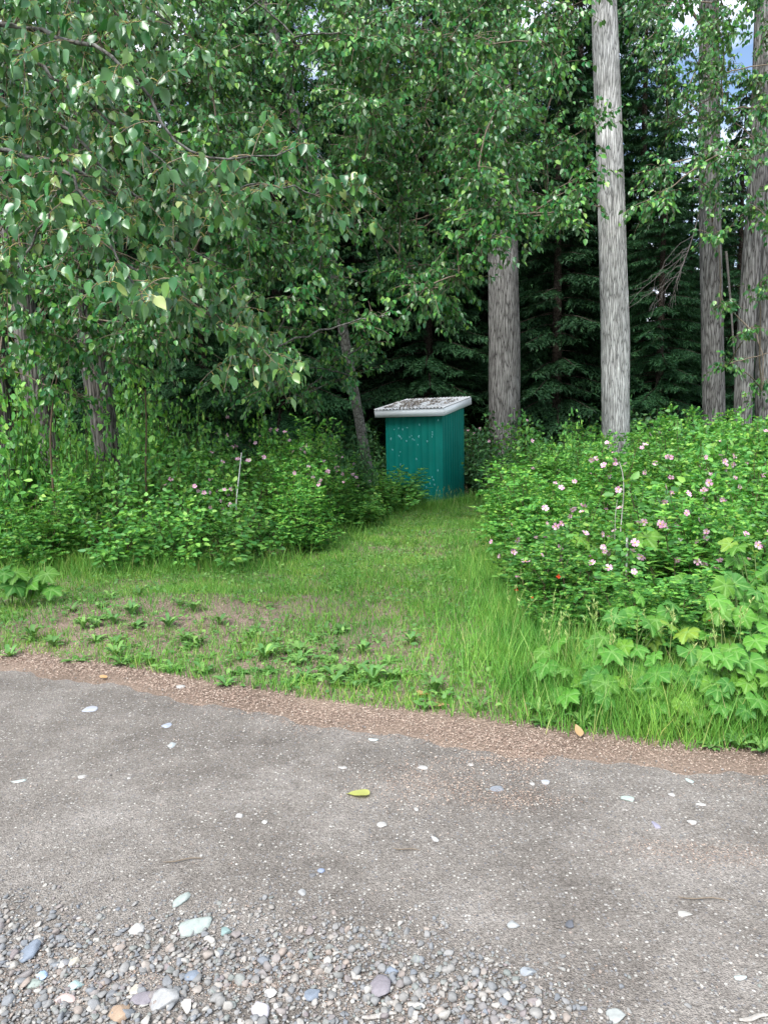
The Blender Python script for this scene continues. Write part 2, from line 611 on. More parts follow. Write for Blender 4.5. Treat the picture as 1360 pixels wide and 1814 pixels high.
def teal_material():
    m, t = new_mat('teal_painted_steel')
    out = N(t, 'ShaderNodeOutputMaterial')
    p = N(t, 'ShaderNodeBsdfPrincipled', Roughness=0.55)
    p.inputs['Specular IOR Level'].default_value = 0.2
    tc = N(t, 'ShaderNodeTexCoord')
    n1 = N(t, 'ShaderNodeTexNoise', Scale=3.0, Detail=5.0)
    mp = N(t, 'ShaderNodeMapping')
    mp.inputs['Scale'].default_value = (14, 14, 0.7)
    ns = N(t, 'ShaderNodeTexNoise', Scale=1.0, Detail=4.0)
    L(t, tc.outputs['Object'], n1.inputs['Vector'])
    L(t, tc.outputs['Object'], mp.inputs['Vector'])
    L(t, mp.outputs[0], ns.inputs['Vector'])
    a = ramp(t, [(0.3, (0.0003, 0.158, 0.128)), (0.7, (0.001, 0.188, 0.154))])
    L(t, n1.outputs['Fac'], a.inputs['Fac'])
    b = ramp(t, [(0.35, (0.9, 0.92, 0.92)), (0.75, (1.15, 1.12, 1.1))])
    L(t, ns.outputs['Fac'], b.inputs['Fac'])
    m1 = N(t, 'ShaderNodeMixRGB', blend_type='MULTIPLY', Fac=1.0)
    L(t, a.outputs[0], m1.inputs['Color1'])
    L(t, b.outputs[0], m1.inputs['Color2'])
    L(t, m1.outputs[0], p.inputs['Base Color'])
    L(t, p.outputs[0], out.inputs['Surface'])
    return m


M_ground = ground_material()
M_road = road_material()
M_teal = teal_material()
M_white = plain_mat('white_painted_trim', (0.80, 0.83, 0.86), 0.4, 0.4, noise=(0.74, 0.77, 0.80), nscale=6)
M_roof = plain_mat('white_corrugated_steel', (0.70, 0.72, 0.74), 0.5, 0.4, noise=(0.50, 0.49, 0.47), nscale=9)
M_chip = plain_mat('bare_primer_fleck', (0.22, 0.50, 0.52), 0.6, 0.3, noise=(0.10, 0.36, 0.38), nscale=30)
M_inside = plain_mat('dark_timber', (0.12, 0.09, 0.06), 0.9)  # dark brown timber colour, mottled by noise
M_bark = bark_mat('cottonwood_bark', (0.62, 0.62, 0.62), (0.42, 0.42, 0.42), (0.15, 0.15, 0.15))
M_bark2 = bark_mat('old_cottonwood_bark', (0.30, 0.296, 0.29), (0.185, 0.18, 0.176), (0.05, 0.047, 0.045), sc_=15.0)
M_bark3 = bark_mat('dark_furrowed_bark', (0.20, 0.19, 0.18), (0.115, 0.108, 0.10), (0.022, 0.02, 0.018), sc_=12.0)  # darkest of the cottonwood barks, for the left-hand trunks
M_sbark = bark_mat('spruce_bark', (0.13, 0.105, 0.09), (0.075, 0.058, 0.048), (0.02, 0.016, 0.013), sc_=14.0, stretch=0.5)
M_ybark = bark_mat('young_poplar_bark', (0.18, 0.18, 0.17), (0.13, 0.13, 0.12), (0.05, 0.046, 0.042), sc_=10.0, stretch=0.8, bump=0.35)
M_twig = plain_mat('twig_bark', (0.20, 0.16, 0.12), 0.85, 0.2, nscale=30)
M_ytwig = plain_mat('yellow_petiole', (0.42, 0.36, 0.10), 0.6, 0.3, nscale=30)
M_dead = plain_mat('dead_wood', (0.42, 0.40, 0.37), 0.9, 0.2, noise=(0.2, 0.18, 0.16), nscale=25)
M_dead2 = plain_mat('weathered_dead_wood', (0.20, 0.185, 0.17), 0.9, 0.2, noise=(0.11, 0.10, 0.09), nscale=25)
M_stem = plain_mat('shrub_stem', (0.10, 0.07, 0.045), 0.85, 0.2, nscale=30)
M_gstem = plain_mat('green_stem', (0.13, 0.20, 0.06), 0.6, 0.3, nscale=30)

M_leafF = leaf_mat('cottonwood_leaf_near', [(0.0, (0.024, 0.115, 0.036)), (0.45, (0.048, 0.165, 0.042)), (0.80, (0.105, 0.25, 0.05)), (0.94, (0.18, 0.31, 0.08)), (1.0, (0.38, 0.45, 0.17))],
                   rough=0.30, transl=0.22, spec=0.55, back=(0.085, 0.19, 0.08), var=0.2, tcol=(1.0, 1.15, 0.55))
M_leafM = leaf_mat('poplar_leaf', [(0.0, (0.018, 0.115, 0.034)), (0.5, (0.040, 0.175, 0.036)), (0.85, (0.11, 0.30, 0.05)), (1.0, (0.25, 0.43, 0.09))],
                   rough=0.30, transl=0.25, spec=0.5, back=(0.075, 0.17, 0.06), var=0.12)
M_spruce = leaf_mat('spruce_needles', [(0.0, (0.015, 0.058, 0.024)), (0.6, (0.024, 0.080, 0.030)), (1.0, (0.045, 0.125, 0.040))], rough=0.6, transl=0.08, spec=0.25, var=0.3)
M_rose = leaf_mat('rose_leaf', [(0.0, (0.042, 0.17, 0.034)), (0.5, (0.085, 0.27, 0.045)), (0.85, (0.16, 0.38, 0.06)), (1.0, (0.30, 0.48, 0.09))], rough=0.5, transl=0.3, spec=0.35, var=0.2)
M_dog = leaf_mat('shrub_leaf', [(0.0, (0.050, 0.19, 0.045)), (0.5, (0.10, 0.29, 0.055)), (0.9, (0.18, 0.41, 0.07)), (1.0, (0.30, 0.50, 0.10))], rough=0.48, transl=0.28, spec=0.4, var=0.25)
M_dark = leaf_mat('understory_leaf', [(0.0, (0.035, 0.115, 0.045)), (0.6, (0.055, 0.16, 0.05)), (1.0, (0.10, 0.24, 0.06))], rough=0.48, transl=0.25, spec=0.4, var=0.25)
M_thimble = leaf_mat('thimbleberry_leaf', [(0.0, (0.042, 0.165, 0.026)), (0.5, (0.075, 0.225, 0.028)), (0.9, (0.12, 0.285, 0.032)), (1.0, (0.19, 0.31, 0.04))], rough=0.55, transl=0.3, spec=0.3, var=0.18, bump=0.4)
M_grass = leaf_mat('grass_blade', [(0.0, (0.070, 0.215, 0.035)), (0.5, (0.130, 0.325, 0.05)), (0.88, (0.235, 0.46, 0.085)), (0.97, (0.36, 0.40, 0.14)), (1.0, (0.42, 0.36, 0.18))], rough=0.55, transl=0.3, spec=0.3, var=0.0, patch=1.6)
M_weed = leaf_mat('weed_leaf', [(0.0, (0.075, 0.19, 0.055)), (0.6, (0.12, 0.26, 0.065)), (1.0, (0.20, 0.36, 0.09))], rough=0.55, transl=0.25, spec=0.3, var=0.18)
M_petal = leaf_mat('pink_petal', [(0.0, (0.62, 0.28, 0.46)), (0.6, (0.72, 0.42, 0.58)), (1.0, (0.80, 0.62, 0.70))], rough=0.6, transl=0.3, spec=0.2, var=0.12, tcol=(1, 1, 1))
M_petalw = leaf_mat('white_petal', [(0.0, (0.78, 0.76, 0.78)), (1.0, (0.85, 0.84, 0.84))], rough=0.6, transl=0.3, spec=0.2, var=0.05, tcol=(1, 1, 1))
M_red = leaf_mat('red_bract', [(0.0, (0.62, 0.05, 0.02)), (1.0, (0.75, 0.12, 0.04))], rough=0.6, transl=0.2, spec=0.2, var=0.05, tcol=(1, 1, 1))
M_yel = plain_mat('stamen_yellow', (0.62, 0.45, 0.08), 0.7)
M_litter = island_mat('bud_scale_litter', [(0.0, (0.15, 0.10, 0.08)), (0.35, (0.29, 0.21, 0.165)), (0.75, (0.41, 0.315, 0.255)), (1.0, (0.54, 0.46, 0.385))], rough=0.85, spec=0.2)
M_debris = island_mat('dry_roof_debris', [(0.0, (0.07, 0.055, 0.045)), (0.5, (0.24, 0.205, 0.17)), (1.0, (0.46, 0.42, 0.37))], rough=0.9, spec=0.1)
STONES = [(0.0, (0.19, 0.20, 0.21)), (0.10, (0.27, 0.262, 0.25)), (0.20, (0.20, 0.22, 0.245)), (0.32, (0.32, 0.31, 0.295)), (0.42, (0.22, 0.25, 0.235)), (0.52, (0.25, 0.21, 0.215)),
          (0.60, (0.36, 0.335, 0.305)), (0.68, (0.18, 0.205, 0.24)), (0.76, (0.34, 0.275, 0.235)), (0.86, (0.40, 0.38, 0.35)), (0.96, (0.52, 0.50, 0.46)), (1.0, (0.16, 0.15, 0.16))]
STONES = [(p_, tuple(0.78 * (0.85 * q + 0.15 * w) for q, w in zip(c_, (0.27, 0.248, 0.225)))) for p_, c_ in STONES]
M_stone = island_mat('river_gravel', STONES, rough=0.75, spec=0.35, nscale=45, var=0.3)
M_grit = island_mat('road_grit', [(0.0, (0.14, 0.13, 0.125)), (0.5, (0.25, 0.235, 0.22)), (0.85, (0.29, 0.272, 0.258)), (1.0, (0.36, 0.345, 0.325))], rough=0.85, spec=0.2)

# ------------------------------------------------------------------ ground and road
def grid_mesh(xs, ys, zf, name, mat):
    X, Y = np.meshgrid(xs, ys)
    v = np.stack([X, Y, zf(X, Y)], -1).reshape(-1, 3)
    nx, ny = len(xs), len(ys)
    i = np.arange(ny - 1)[:, None] * nx + np.arange(nx - 1)[None]
    t = np.concatenate([np.stack([i, i + 1, i + nx + 1], -1).reshape(-1, 3), np.stack([i, i + nx + 1, i + nx], -1).reshape(-1, 3)])
    return raw_mesh(name, v, t, mat, True)


_xs = np.concatenate([[-700, -300, -120, -60, -30], np.linspace(-16, 16, 150), [30, 60, 120, 300, 700]])
_ys = np.concatenate([[-300, -100, -30, -8], np.linspace(1.0, 20, 140), [24, 30, 45, 70, 120, 300, 900]])
link('ground', grid_mesh(_xs, _ys, lambda x, y: gh(x, y), 'ground', M_ground), kind='structure')

_rx = np.concatenate([[-200, -80, -30, -12], np.linspace(-7, 7, 700), [12, 30, 80, 200]])
_cols = [np.full_like(_rx, -40.0), np.full_like(_rx, -6.0)]
for f in np.linspace(0.0, 1.0, 14):
    _cols.append(0.4 + f * (edge_y(_rx) - 0.02 - 0.4))
_rv = np.stack([np.stack([_rx, c, 0.006 + 0.0 * _rx], -1) for c in _cols], 0)
_rv[-1, :, 2] = -0.004
_ny, _nx = _rv.shape[:2]
_i = np.arange(_ny - 1)[:, None] * _nx + np.arange(_nx - 1)[None]
_t = np.concatenate([np.stack([_i, _i + 1, _i + _nx + 1], -1).reshape(-1, 3), np.stack([_i, _i + _nx + 1, _i + _nx], -1).reshape(-1, 3)])
link('road', raw_mesh('road', _rv.reshape(-1, 3), _t, M_road, True), kind='structure')


# ------------------------------------------------------------------ the outhouse
def build_outhouse():
    W, D, TH = 1.29, 1.40, math.radians(25)
    c = gp(784.7, 893.0)
    c[2] = gh(c[0], c[1])
    root = thing('outhouse', c, 'small teal metal-clad outhouse with white lean-to roof at the end of the grass path', 'outhouse', rz=-TH)
    # local frame: origin at the near right-hand corner, x towards the right wall, wall runs to x = -W; y goes back to D
    z0, zf, zb = -0.05, 1.82, 2.03

    def ribbed(p0, p1, nrm, h0, h1, name):
        """upright ribbed steel sheet from p0 to p1"""
        p0, p1, nrm = (np.array(a, float) for a in (p0, p1, nrm))
        Ln = np.linalg.norm(p1 - p0)
        prof, s = [(0, 0)], 0.075
        while s < Ln - 0.05:
            prof += [(s - 0.008, 0), (s - 0.004, 0.0024), (s + 0.004, 0.0024), (s + 0.008, 0)]
            s += 0.152
        prof += [(Ln, 0)]
        v, f = [], []
        for q, (a, o) in enumerate(prof):
            b = p0 + (p1 - p0) * (a / Ln) + nrm * o
            v += [(*b, z0), (*b, h0 + (h1 - h0) * a / Ln)]
            if q:
                k = 2 * q
                f += [(k - 2, k, k + 1), (k - 2, k + 1, k - 1)]
        return link('wall_panel', raw_mesh(name, np.array(v), np.array(f), M_teal), root)

    front = ribbed((-W, 0), (0, 0), (0, -1), zf, zf, 'front_sheet')
    front['label'] = 'lit teal rear wall flecked with chipped paint'
    side = ribbed((0, 0), (0, D), (1, 0), zf, zb, 'side_sheet')
    side['label'] = 'shaded teal side wall'
    ribbed((-W, D), (-W, 0), (-1, 0), zb, zf, 'left_sheet')
    ribbed((0, D), (-W, D), (0, 1), zb, zb, 'back_sheet')
    a = Acc()
    a.add(*box_bm(-W + 0.01, -0.01, 0.01, D - 0.01, z0, 1.76))
    link('timber_core', a.mesh('timber_core', M_inside), root)
    # paint flecks, thin raised spots on the front sheet
    r = np.random.default_rng(5)
    fl = [(0.78, 1.62), (0.30, 1.55), (0.50, 1.56), (0.20, 1.53), (0.40, 1.53), (0.33, 1.37), (0.36, 1.34), (0.12, 1.33), (0.55, 1.36), (0.62, 1.32), (0.66, 1.30), (0.30, 1.39),
          (0.60, 1.39), (0.48, 1.28), (0.74, 1.20), (0.95, 1.27), (1.07, 1.46), (1.07, 1.41), (1.06, 1.36), (0.76, 1.37), (0.33, 1.05), (0.30, 0.97), (0.33, 0.78), (1.18, 0.66),
          (1.05, 0.52), (1.08, 0.46), (1.00, 0.38), (1.10, 0.36), (0.92, 0.30), (1.15, 0.24), (0.80, 0.22), (1.20, 0.14), (1.0, 0.12), (0.18, 0.6), (1.2, 1.7), (0.7, 0.9), (0.15, 1.1)]
    fv = Acc()
    for k, (x, z) in enumerate(fl):
        n = 9
        th = np.arange(n) / n * 2 * math.pi
        rx, rz = r.uniform(0.009, 0.018), r.uniform(0.014, 0.034)
        rr = r.uniform(0.6, 1.2, n)
        yy = -0.005
        ring = np.stack([-W + x + rx * rr * np.cos(th), np.full(n, yy), z + rz * rr * np.sin(th)], -1)
        ring2 = ring.copy()
        ring2[:, 1] = 0.0
        v = np.vstack([ring, ring2, [[-W + x, yy - 0.001, z]]])
        t = [(j, (j + 1) % n, 2 * n) for j in range(n)] + [(j, n + j, (j + 1) % n) for j in range(n)] + [((j + 1) % n, n + j, n + (j + 1) % n) for j in range(n)]
        me = raw_mesh('paint_fleck', v, np.array(t), M_chip)
        link('paint_fleck', me, front)
    # roof: corrugated sheet running up-slope, fascia boards round it
    sl = math.atan2(0.21, D)
    xo0, xo1, yo0, yo1 = -W - 0.17, 0.105, -0.19, D + 0.24
    rt = link('roof', None, root, (0, 0, zf + 0.13))
    rt.rotation_euler = (sl, 0, 0)
    # sheets with rounded corrugations
    xs = np.linspace(xo0 - 0.012, xo1 + 0.012, 141)
    zz = 0.014 * np.cos((xs - xo0) / 0.076 * 2 * math.pi)
    for k, (xa, xb) in enumerate(((0, 71), (70, 141))):
        ys = np.linspace(yo0 - 0.022, yo1 + 0.01, 5)
        X, Y = np.meshgrid(xs[xa:xb], ys)
        Z = np.repeat(zz[None, xa:xb], 5, 0) + 0.034 + 0.003 * k
        v = np.stack([X, Y, Z], -1).reshape(-1, 3)
        nx = xb - xa
        i = np.arange(4)[:, None] * nx + np.arange(nx - 1)[None]
        t = np.concatenate([np.stack([i, i + 1, i + nx + 1], -1).reshape(-1, 3), np.stack([i, i + nx + 1, i + nx], -1).reshape(-1, 3)])
        link('corrugated_sheet', raw_mesh('corrugated_sheet', v, t, M_roof, True), rt)
    for b in (((xo0, xo1), (yo0, yo0 + 0.022)), ((xo0, xo1), (yo1 - 0.022, yo1)), ((xo0, xo0 + 0.022), (yo0 + 0.0225, yo1 - 0.0225)), ((xo1 - 0.022, xo1), (yo0 + 0.0225, yo1 - 0.0225))):
        a = Acc()
        a.add(*box_bm(b[0][0], b[0][1], b[1][0], b[1][1], -0.135, 0.016))
        link('fascia_board', a.mesh('fascia_board', M_white), rt)
    a = Acc()
    a.add(*box_bm(xo0 + 0.023, xo1 - 0.023, yo0 + 0.023, yo1 - 0.023, -0.05, -0.01))
    link('roof_deck', a.mesh('roof_deck', M_inside), rt)
    # dry leaves and twigs caught on the roof
    bpy.context.view_layer.update()
    Mw = np.array(rt.matrix_world)
    n = 2000
    x = r.uniform(xo0 + 0.10, xo1 - 0.10, n)
    y = np.clip(r.normal(0.62, 0.42, n), yo0 + 0.05, yo1 - 0.03)
    kp = r.random(n) < np.clip(1.15 - (x - xo0) / (xo1 - xo0) * 0.75, 0.1, 1) * (vnoise(x * 9, y * 5, 4) > 0.35)
    x, y = x[kp], y[kp]
    P = np.stack([x, y, 0.044 + r.uniform(0, 0.018, len(x)), np.ones(len(x))], -1) @ Mw.T
    tv = np.array([[-0.5, 0, 0], [0, 0.22, 0.05], [0.5, 0, 0], [0, -0.22, -0.03]])
    tf = np.array([[0, 3, 1], [1, 3, 2]])
    d = rdir(len(x), r) * [1, 1, 0.25]
    d = 0.7 * d + np.array([math.sin(TH), math.cos(TH), 0.2]) * r.choice([-0.7, 0.7], (len(x), 1))
    X, Y, Z = frames(d, rdir(len(x), r) * 0.4 + [0, 0, 1])
    a = Acc()
    a.inst(tv, tf, P[:, :3], Y, X, Z, r.uniform(0.025, 0.09, len(x)))
    for k in range(12):
        q = np.array([[r.uniform(xo0 + 0.3, xo1 - 0.4), r.uniform(0.2, 1.1), 0.05, 1]]) @ Mw.T
        q = q[0, :3]
        e = q + np.array([r.uniform(-0.3, 0.3), r.uniform(-0.2, 0.2), r.uniform(-0.01, 0.03)])
        a.add(*tube(bez(q, (q + e) / 2 + [0, 0, r.uniform(0.02, 0.13)], e, 7), np.linspace(0.006, 0.003, 7), 4))
    link('roof_leaf_litter', a.mesh('roof_leaf_litter', M_debris), None, None, 'dry brown leaves and twigs lying on the white outhouse roof', 'leaf litter', kind='stuff')


build_outhouse()

# ------------------------------------------------------------------ leaf templates
LEAF6 = (np.array([[0, 0, 0], [0.30, 0.22, 0.05], [0.27, 0.58, 0.03], [0, 1.0, -0.10], [-0.27, 0.58, 0.03], [-0.30, 0.22, 0.05], [0, 0.42, -0.03]]),
         np.array([[0, 1, 6], [1, 2, 6], [2, 3, 6], [3, 4, 6], [4, 5, 6], [5, 0, 6]]))
LEAFLET = (np.array([[0, 0, 0], [0.33, 0.46, 0.07], [0, 1.0, -0.06], [-0.33, 0.46, 0.07]]), np.array([[0, 1, 2], [0, 2, 3]]))


def near_leaf_mesh(seed, mat):
    """broad ovate leaf with a drawn-out tip, blade folded on its midrib, with a thin yellowish stalk"""
    r = np.random.default_rng(seed)
    half = np.array([(0.0, 0.0), (0.13, 0.03), (0.25, 0.12), (0.325, 0.26), (0.325, 0.40), (0.26, 0.57), (0.16, 0.74), (0.06, 0.90), (0.0, 1.0)])
    curl = r.uniform(-0.4, 0.2)
    fold = r.uniform(0.05, 0.55)
    tw = r.uniform(-0.45, 0.45)
    v, t = [], []
    for x, y in half:
        zc = curl * y * y
        for s, k in ((-1, 0), (0, 1), (1, 2)):
            v.append((s * x, y, zc + abs(s) * x * fold + s * x * tw * y + 0.02 * math.sin(9 * y + s) * abs(s)))
    for i in range(len(half) - 1):
        for k in (0, 1):
            a = i * 3 + k
            t += [(a, a + 1, a + 4), (a, a + 4, a + 3)]
    return raw_mesh('leaf', np.array(v, float), np.array(t), mat, True)


def palmate_mesh(seed, mat):
    """five-lobed toothed leaf, pleated along its main veins"""
    r = np.random.default_rng(seed)
    n = 81
    ph = np.linspace(-math.pi / 2 + 0.16, 1.5 * math.pi - 0.16, n)
    lob = np.radians([90, 90 - 55, 90 + 55, 90 - 112, 90 + 112])
    amp = np.array([1.0, 0.93, 0.93, 0.70, 0.70]) * r.uniform(0.92, 1.06, 5)
    R = np.full(n, 0.70)
    for a, l in zip(amp, lob):
        dl = np.abs((ph - l + math.pi) % (2 * math.pi) - math.pi)
        R = np.maximum(R, a * (1 - 0.50 * (dl / 0.62) ** 1.4))
    R = R * (1 + 0.055 * np.where(np.arange(n) % 2, 1, -1))
    vein = np.min(np.abs((ph[:, None] - lob[None] + math.pi) % (2 * math.pi) - math.pi), 1)
    v = [(0, 0, 0)]
    for q, w in ((0.33, 0), (0.68, 1), (1.0, 2)):
        rr = R * q
        z = 0.16 * rr * np.minimum(vein / 0.4, 1) - 0.30 * rr ** 2 + 0.035 * rr * np.sin(3 * ph + seed)
        v += list(np.stack([rr * np.cos(ph), rr * np.sin(ph), z], -1))
    t = []
    for i in range(n - 1):
        t.append((0, 1 + i, 2 + i))
        for k in (0, 1):
            a = 1 + k * n + i
            t += [(a, a + n, a + n + 1), (a, a + n + 1, a + 1)]
    me = raw_mesh('leaf', np.array(v, float), np.array(t), mat, True)
    at_ = me.attributes.new('vein', 'FLOAT', 'POINT')
    one = np.where(vein < 0.075, 1.0, 0.0)
    at_.data.foreach_set('value', np.concatenate([[1.0], one, one * 0.9, one * 0.6]).astype(np.float32))
    return me


# ------------------------------------------------------------------ trees
def trunk_geo(pts, rad, sides=60, rings=110, ridge=0.05, seed=0, flare=0.25):
    """a bole with furrowed bark: ridges run up it, split and join"""
    P = spline(pts, rings)
    s = np.linspace(0, 1, rings)
    R = np.interp(s, np.linspace(0, 1, len(rad)), rad)
    zz = P[:, 2] - P[0, 2]
    R = R * (1 + flare * np.exp(-zz / 0.35))
    tan = norm(np.gradient(P, axis=0))
    a = norm(np.cross(tan, np.array([0.0, 1.0, 0.0])))
    b = np.cross(tan, a)
    th = np.arange(sides) / sides * 2 * math.pi
    TH, ZZ = np.meshgrid(th, zz)
    warp = 1.6 * (vnoise(np.cos(TH) * 2.5 + 7, ZZ * 1.1 + np.sin(TH) * 2.5, seed) - 0.5) + 0.9 * (vnoise(np.cos(TH) * 5 + 1, ZZ * 3.3 + np.sin(TH) * 5, seed + 5) - 0.5)
    rid = np.abs(np.sin(11 * TH + warp))
    rid = rid * 0.75 + 0.35 * vnoise(np.cos(TH) * 4 + 3, ZZ * 4 + np.sin(TH) * 4, seed + 1)
    low = 0.06 * (vnoise(np.cos(TH) * 1.2 + 9, ZZ * 0.8 + np.sin(TH), seed + 2) - 0.5)
    RR = R[:, None] * (1 + ridge * (rid - 0.6) + low)
    v = P[:, None] + RR[..., None] * (np.cos(TH)[..., None] * a[:, None] + np.sin(TH)[..., None] * b[:, None])
    v = v.reshape(-1, 3)
    i = np.arange(rings - 1)[:, None] * sides
    j = np.arange(sides)[None]
    kk = (j + 1) % sides
    q0, q1, q2, q3 = i + j, i + kk, i + kk + sides, i + j + sides
    t = np.concatenate([np.stack([q0, q1, q2], -1).reshape(-1, 3), np.stack([q0, q2, q3], -1).reshape(-1, 3)])
    return v, t, P


def puff(r, base, center, rad, ntw, step, lsize, leaves, twigs, droop=0.7, tmpl=LEAF6, flat=0.75):
    """a spray of leafy twigs filling an uneven ball round `center`, fed from `base`"""
    center = np.asarray(center, float)
    for _ in range(ntw):
        st = center + (np.asarray(base) - center) * r.uniform(0, 0.25) + rdir(1, r)[0] * rad * r.uniform(0, 0.35) * [1, 1, flat]
        d = rdir(1, r)[0] * [1, 1, flat]
        en = center + d * rad * r.uniform(0.55, 1.12)
        mid = (st + en) / 2 + [0, 0, 0.22 * rad * r.uniform(0, 1)]
        en = en - [0, 0, 0.22 * rad * r.uniform(0.2, 1.4)]
        n = 5
        tw = bez(st, mid, en, n)
        ln = np.linalg.norm(np.diff(tw, axis=0), axis=1).sum()
        twigs.add(*tube(tw, np.linspace(0.006, 0.0025, n), 3, False))
        m = max(4, int(ln / step))
        q = r.uniform(0.12, 1.02, m)
        P = np.stack([np.interp(q, np.linspace(0, 1, n), tw[:, k]) for k in range(3)], -1)
        o = rdir(m, r) * [1, 1, 0.7] + [0, 0, -0.15]
        P = P + o * r.uniform(0.02, 0.07, (m, 1))
        dd = norm(0.55 * o + 0.35 * norm(en - st) + rdir(m, r) * 0.45 + np.array([0, 0, -droop]))
        nn = rdir(m, r) * 0.8 + o * 0.5 + [0, -0.15, 0.55]
        X, Y, Z = frames(dd, nn)
        leaves.inst(*tmpl, P, X, Y, Z, lsize * r.uniform(0.65, 1.15, m))


def poisson(poly, dmin, r, tries=4000):
    poly = np.asarray(poly, float)
    lo, hi = poly.min(0), poly.max(0)
    out = []
    q = r.uniform(lo, hi, (tries, 2))
    q = q[inside(poly, q[:, 0], q[:, 1])]
    for p in q:
        if all((p[0] - o[0]) ** 2 + (p[1] - o[1]) ** 2 > dmin * dmin for o in out):
            out.append(p)
    return out


def poplar(name, label, path, rad, mat, crown_specs, seed, top_shade_crown=None, lsize=0.090, rings=110, leafmat=None, group=None, zmin=3.6, sides=60, flare=0.22):
    """path: list of 3-D points up the bole; crown_specs: (center, radius, twigs) sprays"""
    r = np.random.default_rng(seed)
    base = np.array(path[0], float)
    root = thing(name, base, label, 'tree', group)
    v, t, P = trunk_geo(path, rad, seed=seed, rings=rings, sides=sides, flare=flare)
    tr = link('trunk', raw_mesh('trunk', v - base, t, mat, True), root)
    lv, tw, lb = Acc(), Acc(), Acc()
    nodes = [P[q] for q in range(len(P)) if P[q, 2] > zmin] or [P[-1]]
    ntr = len(nodes)
    cs = sorted(crown_specs, key=lambda q: min(np.linalg.norm(np.asarray(q[0]) - p) for p in nodes[::6]))
    for c, R_, k in cs:
        c = np.array(c, float)
        nd_ = np.array(nodes)
        cost = np.linalg.norm(nd_ - c, axis=1) + 1.2 * np.maximum(0, nd_[:, 2] - c[2] - 0.1)
        cost[:ntr] += 0.35
        s = nd_[int(np.argmin(cost))]
        nodes.append(c)
        L_ = np.linalg.norm(c - s)
        if L_ > 0.25:
            m = (s + c) / 2 + np.array([r.normal() * 0.08, r.normal() * 0.08, 0.07]) * L_
            r0 = min(0.008 + 0.0045 * L_, 0.026)
            q = bez(s, m, c, 12)
            q[1:-1] += r.normal(size=(10, 3)) * 0.006 * L_
            lv_, lt_ = tube(q, np.linspace(r0, 0.007, 12), 5)
            link('limb', raw_mesh('limb', lv_ - base, lt_, M_twig if mat is not M_ybark else M_ybark, True), root)
        puff(r, s, c, R_, k, 0.029, lsize, lv, tw)
    if top_shade_crown is not None:  # unseen foliage above the view, sparse and coarse-leaved, added to shade the forest
        n_, zlo, zhi, rr = top_shade_crown
        for k in range(n_):
            z = r.uniform(zlo, zhi)
            j = int(np.argmin(np.abs(P[:, 2] - z)))
            f = (z - zlo) / (zhi - zlo)
            c = P[j] + np.array([*(r.normal(size=2) * rr * (1.05 - 0.6 * f)), 0.3])
            lb.add(*tube(bez(P[max(0, j - 6)], (P[j] + c) / 2 + [0, 0, 0.2], c, 7), np.linspace(0.04, 0.01, 7), 4))
            puff(r, P[j], c, 1.1, 13, 0.11, lsize * 2.0, lv, tw)
    if lb.n:
        link('upper_limbs', lb.mesh('upper_limbs', M_twig, True), root, [-float(x) for x in base], kind='stuff')
    if tw.n:
        link('twigs', tw.mesh('twigs', M_twig), root, [-float(x) for x in base], kind='stuff')
    if lv.n:
        link('crown', lv.mesh('crown', leafmat or M_leafM), root, [-float(x) for x in base], kind='stuff')
    return root, P


def bole(pix, Y, ground_first=True, ext=0):
    """3-D path through picture points at one distance"""
    pts = [at(u, v, Y) for u, v in pix]
    if ground_first:
        d = pts[1] - pts[0]
        g = pts[0] + d * ((gh(pts[0][0], Y) - 0.05 - pts[0][2]) / d[2])
        pts = [g] + (pts if pts[0][2] > g[2] + 0.3 else pts[1:])
    if ext:
        d = norm(pts[-1] - pts[-2])
        pts.append(pts[-1] + d * ext)
    return pts


def sprays(poly, dmin, y0, y1, R0, R1, k, r, xmask=None):
    out = []
    for u, v in poisson(poly, dmin, r):
        Y = r.uniform(y0, y1)
        if 1015 < u < 1140 and (v < 210 or r.random() < 0.5):   # the pale bole stays open
            continue
        out.append((at(u, v, Y), r.uniform(R0, R1), k))
    return out


r1 = np.random.default_rng(11)
# bright cottonwood and its neighbours
poplar('cottonwood_tree', 'pale grey straight cottonwood trunk, the brightest one, rising out of the rose thicket', bole([(1090, 780), (1089, 600), (1082, 350), (1069, 0)], 13.5, ext=7),
       (0.262, 0.25, 0.225, 0.19, 0.11), M_bark,
       sprays([(840, -60), (1080, -60), (1110, 120), (1110, 330), (1000, 390), (900, 420), (830, 380)], 46, 9.6, 12.8, 0.45, 0.7, 17, r1), 21, (16, 9.5, 17, 1.5))
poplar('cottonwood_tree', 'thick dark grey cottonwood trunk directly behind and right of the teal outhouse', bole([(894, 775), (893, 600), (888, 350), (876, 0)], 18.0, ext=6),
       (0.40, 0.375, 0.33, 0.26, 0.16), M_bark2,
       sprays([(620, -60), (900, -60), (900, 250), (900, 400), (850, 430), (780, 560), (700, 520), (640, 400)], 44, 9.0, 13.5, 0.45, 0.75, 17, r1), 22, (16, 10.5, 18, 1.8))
rootC, _ = poplar('cottonwood_tree', 'slimmer brown-grey cottonwood trunk second from the right edge of the photo', bole([(1264, 770), (1261, 600), (1256, 350), (1255, 0)], 16.0, ext=6),
                  (0.24, 0.225, 0.205, 0.18, 0.11), M_bark2,
                  sprays([(1110, -60), (1280, -60), (1280, 330), (1190, 380), (1105, 330)], 56, 11.5, 15.5, 0.5, 0.7, 15, r1), 23, (12, 10.5, 17, 1.6))
